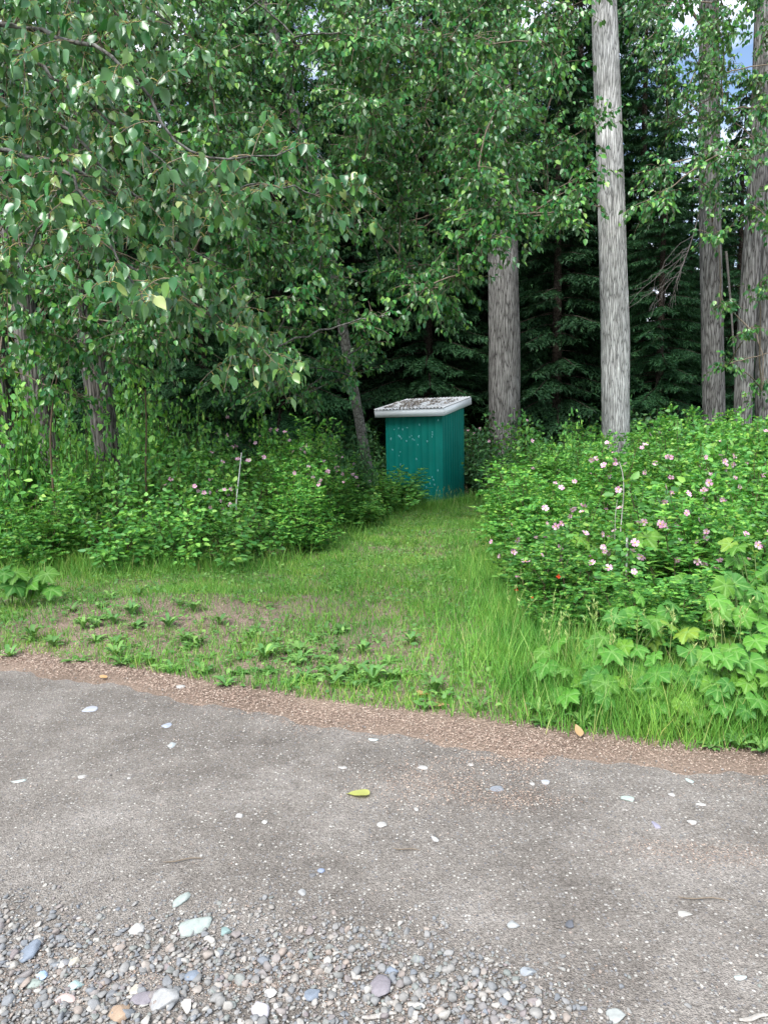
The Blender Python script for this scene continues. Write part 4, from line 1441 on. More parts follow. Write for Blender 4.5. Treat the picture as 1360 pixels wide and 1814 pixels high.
_rg = np.random.default_rng(71)
_lawn = np.array([gp(u, v)[:2] for u, v in ((-200, 1150), (0, 1155), (200, 1180), (400, 1215), (600, 1248), (800, 1272), (1000, 1300), (1200, 1318), (1500, 1335),
                                            (1400, 1220), (1100, 1160), (960, 1060), (925, 990), (930, 915), (905, 897), (820, 890), (700, 896), (640, 950), (520, 990), (300, 1005), (-200, 1010))])


def lawn_points(n):
    lo, hi = _lawn.min(0), _lawn.max(0)
    p = _rg.uniform(lo, hi, (n, 2))
    return p[inside(_lawn, p[:, 0], p[:, 1])]


p = lawn_points(520000)
u, v = project(np.stack([p[:, 0], p[:, 1], 0 * p[:, 0]], -1))
edge = p[:, 1] - edge_y(p[:, 0])
bare = np.exp(-(((u - 290) / 330) ** 2 + ((v - 1105) / 62) ** 2)) + 0.75 * np.exp(-(((u - 620) / 170) ** 2 + ((v - 1170) / 45) ** 2))
dens = smooth(0.0, 0.24, edge) * (1 - 0.80 * np.clip(bare * 1.25, 0, 1) * (0.55 + 0.6 * vnoise(p[:, 0] * 5, p[:, 1] * 5, 44))) * (0.35 + 0.9 * vnoise(p[:, 0] * 3.0, p[:, 1] * 3.0, 5))
dens = np.maximum(dens, 0.055 * (edge > 0.1) * (vnoise(p[:, 0] * 6, p[:, 1] * 6, 8) > 0.55))
dens = np.where(u > 880, np.maximum(dens, 0.9 * smooth(0.08, 0.3, edge)), dens)
dens *= np.clip(11.0 / np.maximum(p[:, 1], 4), 0.8, 1.6) * 0.62
k = _rg.random(len(p)) < dens
p = p[k]
edge = edge[k]
u = u[k]
hs = 0.55 + 0.75 * vnoise(p[:, 0] * 2.2, p[:, 1] * 2.2, 6) + 0.35 * (u > 860) * smooth(0.2, 0.8, edge)
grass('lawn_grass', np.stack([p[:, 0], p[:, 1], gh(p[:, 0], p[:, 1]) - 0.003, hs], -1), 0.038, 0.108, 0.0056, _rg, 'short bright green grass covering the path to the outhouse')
# taller grass fringing both thickets
tall = []
for (ua, va), (ub, vb), n, w in (((-60, 1022), (200, 1020), 3800, 0.25), ((200, 1020), (500, 1005), 2400, 0.2), ((520, 985), (690, 925), 1200, 0.2), ((690, 915), (860, 894), 2200, 0.16), ((905, 900), (875, 1000), 1800, 0.2),
                                 ((875, 1000), (920, 1110), 2600, 0.25), ((920, 1110), (990, 1230), 4200, 0.28), ((990, 1240), (1200, 1285), 4200, 0.16), ((1200, 1285), (1420, 1300), 3600, 0.16), ((1050, 1220), (1420, 1240), 2200, 0.35), ((1420, 1300), (2300, 1330), 3200, 0.2), ((1420, 1240), (2300, 1270), 2200, 0.3)):
    a, b = gp(ua, va)[:2], gp(ub, vb)[:2]
    q = a + (b - a) * _rg.random((n, 1)) + _rg.normal(size=(n, 2)) * w
    tall.append(q)
tall = np.vstack(tall)
tall = tall[tall[:, 1] > edge_y(tall[:, 0]) + 0.12]
hs = 0.55 + 0.6 * _rg.random(len(tall)) ** 2
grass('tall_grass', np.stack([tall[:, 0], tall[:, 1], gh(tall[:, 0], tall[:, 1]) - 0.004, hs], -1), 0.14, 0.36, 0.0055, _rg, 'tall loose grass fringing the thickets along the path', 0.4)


# seeding grass stalks
def seed_stalks():
    a = Acc()
    r = np.random.default_rng(73)
    for (uc, vc, su, sv, n, hh) in ((60, 1000, 60, 8, 70, 0.7), (200, 995, 60, 6, 30, 0.55), (1180, 1235, 120, 22, 26, 0.55), (940, 1120, 30, 30, 12, 0.45), (1000, 1200, 30, 20, 10, 0.45), (800, 893, 50, 3, 30, 0.35)):
        for _ in range(n):
            q = gp(uc + r.normal() * su, vc + r.normal() * sv)
            h = hh * r.uniform(0.6, 1.15)
            e = q + np.array([r.normal() * 0.12 * h, r.normal() * 0.12 * h, h])
            w = bez(q, q + [0, 0, h * 0.6], e, 7)
            a.add(*tube(w, np.linspace(0.0022, 0.0012, 7), 3, False))
            m = 12
            f = r.uniform(0.78, 1.0, m)
            P = np.stack([np.interp(f, np.linspace(0, 1, 7), w[:, c]) for c in range(3)], -1)
            X, Y, Z = frames(rdir(m, r) * 0.5 + [0, 0, 0.7], rdir(m, r))
            s = r.uniform(0.018, 0.035, m)
            a.inst(*LEAFLET, P, X, Y, Z, np.stack([s * 0.4, s, s], -1))
    link('seeding_grass', a.mesh('seeding_grass', leaf_mat('straw_grass', [(0, (0.20, 0.36, 0.08)), (1, (0.44, 0.48, 0.20))], var=0.0)), None, None, 'pale seeding grass stalks standing above the tall grass', 'grass', kind='stuff')


seed_stalks()


# clover and small ground cover in the turf
def ground_cover():
    r = np.random.default_rng(74)
    p = lawn_points(90000)
    u, v = project(np.stack([p[:, 0], p[:, 1], 0 * p[:, 0]], -1))
    ed = p[:, 1] - edge_y(p[:, 0])
    d = smooth(0.1, 0.5, ed) * (vnoise(p[:, 0] * 4, p[:, 1] * 4, 15) > 0.45) * 0.42 + 0.07 * (ed > 0.06)
    d *= 1 - 0.35 * np.clip(np.exp(-(((u - 290) / 300) ** 2 + ((v - 1105) / 60) ** 2)) * 1.2, 0, 1)
    p = p[r.random(len(p)) < d]
    n = len(p)
    P = np.stack([p[:, 0], p[:, 1], gh(p[:, 0], p[:, 1]) + r.uniform(0.01, 0.06, n)], -1)
    X, Y, Z = frames(rdir(n, r) * [1, 1, 0.3] + [0, -0.1, 0.25], rdir(n, r) * 0.5 + [0, 0, 1])
    a = Acc()
    a.inst(*LEAF6, P, X, Y, Z, r.uniform(0.022, 0.05, n))
    link('ground_cover', a.mesh('ground_cover', M_weed), None, None, 'small broad leaves of clover and weeds growing in the turf', 'ground cover', kind='stuff')


ground_cover()


# rosette weeds along the road edge and on the bare soil
def rosette_mesh(seed, n, upright):
    r = np.random.default_rng(seed)
    a = Acc()
    for k in range(n):
        an = k * 2.4 + r.normal() * 0.2
        out = np.array([math.cos(an), math.sin(an), 0.0])
        ln = r.uniform(0.6, 1.1)
        up = upright * r.uniform(0.5, 1.2)
        side = np.cross(out, [0, 0, 1.0])
        q = bez(np.zeros(3), out * ln * 0.5 + [0, 0, up * ln], out * ln + [0, 0, up * ln * 0.7], 6)
        wd = np.array([0.02, 0.07, 0.13, 0.15, 0.10, 0.005]) * r.uniform(0.8, 1.2)
        v = np.empty((18, 3))
        v[0::3] = q - side * wd[:, None] + [0, 0, 0.03]
        v[1::3] = q
        v[2::3] = q + side * wd[:, None] + [0, 0, 0.03]
        t = []
        for i in range(5):
            for c in (0, 1):
                b = i * 3 + c
                t += [(b, b + 1, b + 4), (b, b + 4, b + 3)]
        a.add(v, t)
    return a.mesh('rosette_weed', M_weed)


ROS = [rosette_mesh(400 + k, 11 + k, up) for k, up in enumerate((0.25, 0.5, 0.8, 1.0, 0.6))]
_rw = np.random.default_rng(81)
WEEDS = [(135, 1172, 0.12, 0), (18, 1165, 0.11, 2), (60, 1140, 0.12, 3), (95, 1150, 0.11, 3), (130, 1102, 0.11, 2), (150, 1125, 0.10, 3), (215, 1178, 0.12, 1), (235, 1172, 0.12, 0), (265, 1178, 0.10, 2), (305, 1190, 0.12, 4),
         (330, 1148, 0.10, 3), (180, 1098, 0.10, 1), (250, 1085, 0.10, 2), (275, 1062, 0.10, 3), (320, 1100, 0.10, 2), (235, 1110, 0.11, 3), (300, 1125, 0.12, 3), (345, 1105, 0.10, 3), (390, 1120, 0.11, 2), (360, 1195, 0.11, 1),
         (425, 1195, 0.11, 0), (470, 1175, 0.13, 3), (480, 1165, 0.12, 1), (400, 1215, 0.10, 1), (445, 1140, 0.10, 2), (530, 1165, 0.11, 3), (545, 1212, 0.12, 0), (520, 1215, 0.11, 1), (590, 1220, 0.12, 2), (610, 1205, 0.10, 3),
         (660, 1220, 0.12, 3), (680, 1225, 0.10, 4), (560, 1140, 0.10, 2), (350, 1150, 0.11, 2), (205, 1148, 0.10, 3), (170, 1142, 0.11, 4), (770, 1235, 0.11, 3), (785, 1245, 0.10, 2), (960, 1285, 0.10, 1), (955, 1275, 0.10, 3),
         (1030, 1290, 0.10, 2), (1130, 1290, 0.10, 4), (1200, 1302, 0.10, 3), (1260, 1325, 0.09, 4), (1305, 1328, 0.09, 3), (1350, 1335, 0.10, 3), (1220, 1298, 0.10, 1), (850, 1262, 0.09, 2)]
for _ in range(50):
    q = (_rw.normal(300, 220), _rw.normal(1118, 40)) if _rw.random() < 0.6 else (_rw.normal(600, 160), _rw.normal(1195, 22))
    if -40 < q[0] < 960 and 1048 < q[1] < 1150 + 0.14 * max(q[0], 0):
        WEEDS.append((q[0], q[1], _rw.uniform(0.07, 0.125), int(_rw.integers(0, 5))))
for u, v, s, k in WEEDS:
    p = gp(u, v)
    o = link('rosette_weed', ROS[k], None, (p[0], p[1], float(gh(p[0], p[1])) - 0.002), ['low flat weed', 'leafy low weed', 'upright leafy weed', 'upright narrow weed', 'small spreading weed'][k] + ' ' + ('far up on the bare soil' if v < 1085 else 'on the middle of the bare soil' if v < 1135 else 'near the litter strip' if u < 700 else 'at the grass edge by the road'), 'weed', 'weeds along the road edge')
    s *= 0.9
    o.scale = (s, s, s * float(_rw.uniform(0.9, 1.5)))
    o.rotation_euler = (0, 0, float(_rw.uniform(0, 6.28)))


# ------------------------------------------------------------------ stones, litter, small things on the road
def ico(sub):
    ph = (1 + 5 ** 0.5) / 2
    v = [(-1, ph, 0), (1, ph, 0), (-1, -ph, 0), (1, -ph, 0), (0, -1, ph), (0, 1, ph), (0, -1, -ph), (0, 1, -ph), (ph, 0, -1), (ph, 0, 1), (-ph, 0, -1), (-ph, 0, 1)]
    f = [(0, 11, 5), (0, 5, 1), (0, 1, 7), (0, 7, 10), (0, 10, 11), (1, 5, 9), (5, 11, 4), (11, 10, 2), (10, 7, 6), (7, 1, 8), (3, 9, 4), (3, 4, 2), (3, 2, 6), (3, 6, 8), (3, 8, 9), (4, 9, 5), (2, 4, 11), (6, 2, 10), (8, 6, 7), (9, 8, 1)]
    v = [np.array(a, float) / math.sqrt(1 + ph * ph) for a in v]
    for _ in range(sub):
        c, g = {}, []

        def mid(a, b):
            k = (min(a, b), max(a, b))
            if k not in c:
                m = v[a] + v[b]
                v.append(m / np.linalg.norm(m))
                c[k] = len(v) - 1
            return c[k]
        for a, b, d in f:
            x, y, z = mid(a, b), mid(b, d), mid(d, a)
            g += [(a, x, z), (b, y, x), (d, z, y), (x, y, z)]
        f = g
    return np.array(v), np.array(f)


def stone_template(seed, sub, cuts=5):
    """a water-worn pebble: a ball with some flattened sides"""
    r = np.random.default_rng(seed)
    v, f = ico(sub)
    v = v * (1 + 0.10 * r.normal(size=(len(v), 1)) * (0.6 if sub > 1 else 1))
    for _ in range(cuts):
        n = rdir(1, r)[0]
        h = r.uniform(0.38, 0.8)
        d = v @ n
        v = v - np.where(d > h, d - h, 0)[:, None] * n * 0.9
    return v * 0.5, f


ST2 = [stone_template(500 + k, 1, 6) for k in range(10)]
ST1 = [stone_template(520 + k, 0, 3) for k in range(6)]


def scatter_stones(acc, tm, P, sx, flat, r):
    n = len(P)
    which = r.integers(0, len(tm), n)
    for k in range(len(tm)):
        i = np.where(which == k)[0]
        if not len(i):
            continue
        X, Y, Z = frames(rdir(len(i), r) * [1, 1, 0.12], rdir(len(i), r) * 0.28 + [0, 0, 1])
        S = np.stack([sx[i] * r.uniform(0.6, 0.95, len(i)), sx[i], sx[i] * flat * r.uniform(0.7, 1.2, len(i))], -1)
        acc.inst(*tm[k], P[i], X, Y, Z, S)


def gravel():
    r = np.random.default_rng(91)
    a = Acc()
    n = 56000
    y = r.uniform(1.45, 3.0, n)
    x = r.uniform(-1, 1, n) * (0.72 * y + 0.25)
    u, v = project(np.stack([x, y, 0 * x], -1))
    bound = np.interp(u, [-800, 0, 250, 600, 800, 900, 1000, 1100, 1360, 2000], [1540, 1575, 1600, 1612, 1640, 1690, 1740, 1790, 1840, 1900])
    bound = bound + 45 * (vnoise(x * 5, y * 5, 3) - 0.5)
    d = smooth(-55, 95, v - bound) * (0.55 + 0.75 * vnoise(x * 6, y * 6, 9)) + 0.012
    d = np.where((u > 900), np.maximum(d, 0.10 * smooth(1600, 1800, v) * (0.4 + vnoise(x * 4, y * 4, 12))), d)
    k = r.random(n) < d * 0.60
    x, y, f = x[k], y[k], smooth(-60, 110, (v - bound)[k])
    size = np.clip(0.0055 + 0.0085 * r.gamma(1.35, 0.8, len(x)), 0.006, 0.042) * (0.55 + 0.5 * f)
    z = 0.006 + size * 0.06 + 0.006 * r.random(len(x)) * f
    big = size > 0.0155
    P = np.stack([x, y, z], -1)
    scatter_stones(a, ST2, P[big], size[big], 0.62, r)
    scatter_stones(a, ST1, P[~big], size[~big], 0.62, r)
    link('gravel', a.mesh('gravel', M_stone, False), None, None, 'loose grey-blue and cream river gravel along the bottom of the photo', 'gravel', kind='stuff')
    # small stones and grit over the packed road
    a = Acc()
    n = 34000
    x = r.uniform(-5.2, 5.2, n)
    y = 1.2 + 4.4 * r.random(n) ** 1.2
    k = (y < edge_y(x) - 0.03) & (np.abs(x) < y * 0.68 + 0.4) & (r.random(n) < 0.35 + 0.75 * vnoise(x * 3, y * 3, 31))
    x, y = x[k], y[k]
    size = np.clip(0.0035 + 0.0028 * r.gamma(1.2, 1.0, len(x)), 0.003, 0.017)
    scatter_stones(a, ST1, np.stack([x, y, 0.006 + size * 0.12], -1), size, 0.6, r)
    link('road_grit', a.mesh('road_grit', M_grit, False), None, None, 'fine grit and small stones strewn over the packed road', 'grit', kind='stuff')


gravel()

CT = {}


def stone_mat(c):
    if c not in CT:
        CT[c] = plain_mat('stone_%d' % len(CT), c, 0.75, 0.35, noise=tuple(x * 0.72 for x in c), nscale=38, bump=0.15)
    return CT[c]


WH, CR, BL, GR, PU, TE, DK, OR, PK = (0.43, 0.42, 0.405), (0.42, 0.385, 0.32), (0.18, 0.21, 0.255), (0.30, 0.30, 0.30), (0.22, 0.20, 0.22), (0.32, 0.36, 0.335), (0.10, 0.105, 0.12), (0.31, 0.225, 0.16), (0.48, 0.38, 0.35)
# (u, v, long px, short px, angle, colour, sunk, label)
ROCKS = [
    (344, 1648, 70, 27, 25, TE, 0, 'long pale green flat stone slab at the upper edge of the gravel'),
    (320, 1599, 42, 15, 55, TE, 0, 'narrow pale green stone sliver just above the long slab'),
    (245, 1649, 27, 24, 0, WH, 0, 'square cream-white stone left of the long green slab'),
    (295, 1778, 44, 40, 10, GR, 0, 'large rounded grey stone at the bottom, left of centre'),
    (258, 1772, 40, 24, 40, PU, 0, 'elongated purple-grey stone next to the large grey one'),
    (217, 1799, 34, 30, -30, OR, 0, 'orange-tan angular stone at the bottom left'),
    (677, 1757, 34, 42, 0, PU, 0, 'big purple-brown block stone at the bottom centre'),
    (556, 1768, 28, 22, 15, BL, 0, 'smooth blue-grey stone at the bottom left of the purple block'),
    (55, 1690, 32, 34, 0, BL, 0, 'dark blue-grey stone near the left edge of the gravel'),
    (75, 1735, 18, 16, 0, (0.28, 0.38, 0.52), 0, 'small bright blue stone near the left edge'),
    (110, 1712, 17, 14, 0, WH, 0, 'rounded white pebble, the left of a pair'),
    (132, 1709, 20, 15, 0, CR, 0, 'rounded cream pebble, the right of a pair'),
    (118, 1774, 38, 15, 0, PK, 0, 'flat pinkish elongated stone at the lower left'),
    (137, 1751, 22, 17, 0, (0.33, 0.44, 0.43), 0, 'round teal-grey stone at the lower left'),
    (55, 1750, 30, 17, 0, (0.27, 0.31, 0.28), 0, 'flat dark green stone at the lower left'),
    (332, 1786, 24, 28, 0, (0.47, 0.45, 0.42), 0, 'pale speckled stone right of the large grey one'),
    (243, 1760, 18, 20, 0, CR, 0, 'cream block pebble above the purple-grey stone'),
    (467, 1795, 34, 28, 30, (0.42, 0.40, 0.43), 0, 'pale lilac stone at the bottom centre'),
    (342, 1735, 26, 18, 0, BL, 0, 'blue stone in the middle of the gravel'),
    (691, 1724, 27, 18, 10, BL, 0, 'blue-grey stone right of the gravel centre'),
    (480, 1765, 20, 16, 0, (0.50, 0.48, 0.45), 0, 'light pebble in the gravel below the blue one'),
    (400, 1655, 22, 16, 0, (0.20, 0.28, 0.27), 0, 'dark teal stone right of the long green slab'),
    (568, 1546, 15, 13, 0, (0.20, 0.26, 0.40), 0, 'small blue stone lying on the grey road, one of a pair'),
    (553, 1555, 16, 12, 0, DK, 0, 'small dark stone lying on the grey road, one of a pair'),
    (535, 1586, 14, 15, 0, GR, 0, 'grey pebble on the road below the dark and blue pair'),
    (425, 1449, 20, 14, 0, WH, 0, 'bright white pebble on the road, left of a pair'),
    (468, 1460, 15, 11, 0, WH, 0, 'bright white pebble on the road, right of a pair'),
    (676, 1465, 20, 15, 0, WH, 0.3, 'pale pebble in the middle of the road'),
    (770, 1489, 10, 18, 20, (0.45, 0.46, 0.46), 0.3, 'thin grey sliver in the middle of the road'),
    (737, 1437, 10, 13, 0, WH, 0, 'small white pebble near the yellow leaf'),
    (746, 1363, 26, 10, 0, WH, 0.2, 'elongated white stone set in the road near the litter patch'),
    (880, 1400, 34, 14, 0, BL, 0.5, 'flat blue stone set flush in the road beside the brown litter'),
    (835, 1357, 14, 7, 0, WH, 0.2, 'small white stone set in the road right of the elongated one'),
    (942, 1391, 12, 7, 0, WH, 0.2, 'little white stone below the litter tongue'),
    (965, 1388, 20, 10, 0, (0.40, 0.43, 0.50), 0.4, 'pale blue stone set in the road below the litter tongue'),
    (1112, 1418, 28, 15, 0, (0.40, 0.50, 0.45), 0.4, 'pale green oval stone set in the road at the right'),
    (1220, 1385, 14, 10, 0, (0.40, 0.50, 0.48), 0.3, 'small green stone set in the road at the far right'),
    (1189, 1411, 14, 9, 0, WH, 0.2, 'small white stone right of the pale green oval'),
    (1240, 1428, 18, 8, 0, WH, 0.2, 'flat white stone near the right edge of the road'),
    (1224, 1461, 20, 13, 0, WH, 0, 'large bright white stone at the right of the road'),
    (1161, 1464, 18, 14, 0, (0.28, 0.27, 0.38), 0.3, 'violet stone left of the bright white one'),
    (305, 1322, 20, 13, 0, (0.42, 0.47, 0.48), 0.2, 'pale bluish stone on the road at the left'),
    (160, 1258, 34, 14, 0, (0.40, 0.43, 0.50), 0.5, 'pale blue flat stone set in the road near the left weeds'),
    (295, 1287, 20, 11, 0, (0.33, 0.38, 0.48), 0.5, 'blue-grey flat stone set in the road at the left'),
    (35, 1386, 28, 9, 10, (0.45, 0.52, 0.50), 0.4, 'pale green flat stone near the left edge of the road'),
    (146, 1379, 20, 8, 0, WH, 0.3, 'white flat stone at the left of the road'),
    (228, 1381, 10, 8, 0, WH, 0, 'tiny white pebble at the left of the road'),
    (320, 1219, 24, 8, 0, WH, 0.3, 'thin white stone by the litter strip at the left'),
    (660, 1312, 22, 7, 0, (0.45, 0.52, 0.52), 0.4, 'pale bluish stone set in the road before the grass path'),
    (606, 1362, 22, 7, 0, WH, 0.3, 'thin white stone left of the litter patch'),
    (908, 1641, 22, 15, 0, (0.30, 0.31, 0.31), 0, 'dark grey stone at the right end of the gravel'),
    (936, 1726, 26, 17, 10, (0.26, 0.28, 0.30), 0, 'dark slate stone in the thinning gravel at the right'),
    (1010, 1642, 16, 14, 0, DK, 0, 'dark pebble lying alone on the right half of the road'),
    (1090, 1805, 34, 26, -30, (0.36, 0.39, 0.38), 0.2, 'wedge of grey-green stone at the bottom edge'),
    (1210, 1622, 28, 12, -15, (0.46, 0.45, 0.42), 0.3, 'pale flat stone at the lower right of the road'),
    (1310, 1735, 26, 9, 0, (0.42, 0.50, 0.50), 0.4, 'pale blue-green flat stone at the lower right corner'),
    (1150, 1505, 12, 6, 0, WH, 0.2, 'small white stone right of the reddish stain'),
]
_rk = np.random.default_rng(95)
for i, (u, v, lp, sp_, an, c, sunk, lab) in enumerate(ROCKS):
    p = gp(u, v)
    dist = np.linalg.norm(p - EYE)
    pxm = dist / FPX
    ln = lp * pxm
    sn = sp_ * pxm
    fore = max(0.35, 1.6 / dist)
    wy = max(sn / fore * 0.85, sn) if sunk > 0.15 else sn * 1.15
    hz = min(ln, wy) * (0.5 if sunk < 0.15 else 0.3)
    tv, tf = stone_template(700 + i, 2, 8)
    if sunk > 0.15 or v < 1560:
        c = tuple(0.68 * a + 0.32 * b for a, b in zip(c, (0.25, 0.235, 0.22)))
        ln, wy, hz = ln * 0.85, wy * 0.8, hz * 0.8
    X = tv * [ln * 1.05, wy * 1.05, hz]
    o = link('stone', raw_mesh('stone', X, tf, stone_mat(c), sunk > 0.15), None, (p[0], p[1], 0.006 + hz * (0.18 - 0.45 * sunk)), lab, 'stone')
    o.rotation_euler = (0, 0, math.radians(an))


# litter: bud scales and needles in a strip along the road edge and in patches on it
def litter():
    r = np.random.default_rng(101)
    pts = []
    n = 66000
    x = r.uniform(-4.6, 4.6, n)
    dd = r.normal(0.05, 0.10, n) + 0.12 * (vnoise(x * 2.1, 0 * x, 4) - 0.4)
    y = edge_y(x) + dd
    pts.append(np.stack([x, y], -1)[np.abs(x) < y * 0.62 + 0.4])
    for u, v, su, sv, m in ((280, 1105, 190, 38, 9000), (600, 1190, 160, 30, 4500), (950, 1290, 250, 14, 3000), (765, 1390, 65, 22, 2600), (910, 1418, 50, 12, 1500), (870, 1347, 50, 6, 700), (935, 1340, 30, 22, 2600), (900, 1318, 60, 8, 1200), (1290, 1520, 90, 14, 1700), (1180, 1505, 60, 8, 500), (1340, 1390, 50, 10, 400),
                            (120, 1690, 60, 18, 500), (250, 1735, 110, 22, 1000), (430, 1745, 60, 14, 900), (560, 1710, 60, 16, 900), (150, 1760, 60, 16, 600), (30, 1760, 40, 22, 500), (720, 1780, 70, 16, 900), (680, 1700, 500, 70, 1400), (680, 1420, 600, 90, 2600)):
        q = np.stack([r.normal(u, su, m), r.normal(v, sv, m)], -1)
        pts.append(np.array([gp(*w)[:2] for w in q if w[1] > 1020]))
    p = np.vstack(pts)
    n = len(p)
    z = np.maximum(gh(p[:, 0], p[:, 1]), 0.006) + r.uniform(0.001, 0.007, n)
    tv = np.array([[-0.5, 0, 0], [0, 0.5, 0.12], [0.5, 0, 0], [0, -0.5, -0.05]])
    tf = np.array([[0, 3, 1], [1, 3, 2]])
    X, Y, Z = frames(rdir(n, r) * [1, 1, 0.2], rdir(n, r) * 0.35 + [0, 0, 1])
    ln = r.uniform(0.005, 0.017, n) * np.clip(p[:, 1] / 4.0, 0.55, 1.2)
    S = np.stack([ln, ln * r.uniform(0.10, 0.35, n), ln], -1)
    a = Acc()
    a.inst(tv, tf, np.stack([p[:, 0], p[:, 1], z], -1), Y, X, Z, S)
    link('leaf_litter', a.mesh('leaf_litter', M_litter), None, None, 'reddish brown bud scales and needles drifted along the road edge', 'leaf litter', kind='stuff')


litter()


# single leaves, chips and sticks lying on the road
def small_things():
    r = np.random.default_rng(111)
    ym = leaf_mat('yellowed_leaf', [(0, (0.42, 0.44, 0.14)), (1, (0.42, 0.44, 0.14))], var=0.0)
    bm_ = leaf_mat('dead_brown_leaf', [(0, (0.40, 0.25, 0.12)), (1, (0.50, 0.33, 0.17))], var=0.1)

    def leaf_on(u, v, s, mat, rz, tilt, name, label, dz=0.012):
        p = gp(u, v)
        o = link(name, near_leaf_mesh(int(u), mat), None, (p[0], p[1], max(0.006, float(gh(p[0], p[1]))) + dz), label, 'leaf')
        o.scale = (s, s, s)
        o.rotation_euler = (tilt, 0.05, rz)
    leaf_on(655, 1412, 0.105, ym, math.radians(82), 0.05, 'fallen_leaf', 'yellow-green fallen leaf lying alone on the grey road', 0.012)
    leaf_on(735, 1240, 0.11, bm_, math.radians(-80), 0.1, 'fallen_leaf', 'tan dead leaf on the litter strip above the green seedling', 0.02)
    leaf_on(765, 1258, 0.10, bm_, math.radians(-100), 0.1, 'fallen_leaf', 'brown dead leaf right of the green seedling', 0.02)
    leaf_on(1028, 1310, 0.07, bm_, 0.3, 0.6, 'fallen_leaf', 'pale dead leaf at the edge of the grass on the right', 0.012)
    leaf_on(190, 1205, 0.06, bm_, 1.3, 0.2, 'fallen_leaf', 'small dead leaf on the litter at the left', 0.012)
    p = gp(755, 1260)
    root = thing('seedling', (p[0], p[1], float(gh(p[0], p[1]))), 'little green seedling with two broad leaves on the litter strip', 'seedling')
    a = Acc()
    a.add(*tube(bez(np.zeros(3), np.array([0, 0, 0.02]), np.array([0, 0, 0.05]), 4), 0.002, 4))
    link('stem', a.mesh('stem', M_gstem), root)
    for an, s in ((math.radians(75), 0.085), (math.radians(-80), 0.085), (math.radians(165), 0.05)):
        o = link('leaf', near_leaf_mesh(int(an * 50) + 400, M_weed), root, (0, 0, 0.03))
        o.scale = (s,) * 3
        o.rotation_euler = (0.1, 0, an)
    # wood chips and sticks
    for u, v, lp, an, w, lab in ((672, 1804, 50, 8, 9, 'flat pale wood chip at the bottom of the gravel'), (1335, 1808, 44, 10, 8, 'reddish wood splinter at the bottom right corner'), (370, 1672, 26, 62, 3, 'short pale stick beside the long green slab'),
                                 (325, 1529, 60, 8, 2, 'thin twig lying on the road left of centre'), (720, 1510, 44, -8, 2, 'thin dark twig in the middle of the road'), (1245, 1598, 70, -8, 2, 'thin brown twig at the lower right of the road')):
        p = gp(u, v)
        L_ = lp * np.linalg.norm(p - EYE) / FPX
        W_ = w * np.linalg.norm(p - EYE) / FPX
        a = Acc()
        q = np.linspace(-0.5, 0.5, 7)
        pts = np.stack([q * L_, 0.04 * L_ * np.sin(q * 7), 0.004 + 0.01 * L_ * np.cos(q * 5)], -1)
        vv, tt = tube(pts, W_ * 0.5 * np.array([0.55, 0.9, 1, 0.95, 1.0, 0.85, 0.5]), 6)
        if w > 6:
            vv[:, 2] *= 0.35
        a.add(vv, tt)
        o = link('wood_chip' if w > 6 else 'twig', a.mesh('twig', M_dead if w > 2 else M_twig, True), None, (p[0], p[1], 0.009), lab, 'wood chip' if w > 6 else 'twig')
        o.rotation_euler = (0, 0, math.radians(an))


small_things()


# pale dead stalks and stakes in the thickets
def stalk(name, pix, Y, r0, r1_, label, cat, mat):
    a = Acc()
    pts = [at(u, v, Y) for u, v in pix]
    g = pts[-1].copy()
    g[2] = gh(g[0], g[1]) - 0.03
    q = spline(pts + [g], 16)
    a.add(*tube(q, np.linspace(r1_, r0, 16), 5))
    return link(name, a.mesh(name, mat, True), None, None, label, cat)


M_stake = plain_mat('pale_stake', (0.62, 0.62, 0.60), 0.7, 0.3, nscale=20)
stalk('dead_stalk', [(1096, 818), (1105, 835), (1104, 880), (1098, 940)], 6.0, 0.008, 0.004, 'pale crooked dead stalk standing in front of the pale trunk among the roses', 'dead stalk', M_dead)
stalk('dead_stalk', [(1093, 885), (1089, 905)], 6.0, 0.004, 0.003, 'short side stem just left of the crooked dead stalk', 'dead stalk', M_dead)
stalk('marker_stake', [(1110, 952), (1109, 985)], 5.6, 0.010, 0.010, 'short white stake end in the roses below the dead stalk', 'stake', M_stake)
stalk('marker_stake', [(428, 802), (424, 840), (418, 893)], 9.3, 0.008, 0.007, 'thin pale stake standing in the left thicket', 'stake', M_stake)
stalk('bare_sapling', [(258, 690), (260, 760), (258, 845)], 9.4, 0.016, 0.010, 'thin dark bare sapling stem right of the knotted trunk', 'sapling', M_stem)
stalk('bare_sapling', [(120, 590), (102, 660), (88, 760), (92, 830)], 9.0, 0.018, 0.008, 'thin bent sapling stem between the two left trunks', 'sapling', M_stem)

# ------------------------------------------------------------------ blooms: set on the leaves that face the road
def bloom_mesh(seed, pet):
    r = np.random.default_rng(seed)
    a = Acc()
    for k in range(5):
        an = k * 2 * math.pi / 5 + r.normal() * 0.08
        o = np.array([math.cos(an), math.sin(an), 0])
        s = np.array([-o[1], o[0], 0])
        c = r.uniform(0.1, 0.4)
        v = np.array([o * 0.05, o * 0.45 + s * 0.30 + [0, 0, c * 0.5], o * 0.92 + s * 0.36 + [0, 0, c], o * 0.9 + [0, 0, c * 0.85], o * 0.92 - s * 0.36 + [0, 0, c], o * 0.45 - s * 0.30 + [0, 0, c * 0.5]])
        a.add(v, [(0, 1, 3), (1, 2, 3), (0, 3, 5), (3, 4, 5)])
    return a.mesh('petals', pet, True)


def center_mesh():
    v, f = ico(1)
    return raw_mesh('stamens', v * [0.2, 0.2, 0.12] + [0, 0, 0.1], f, M_yel, True)


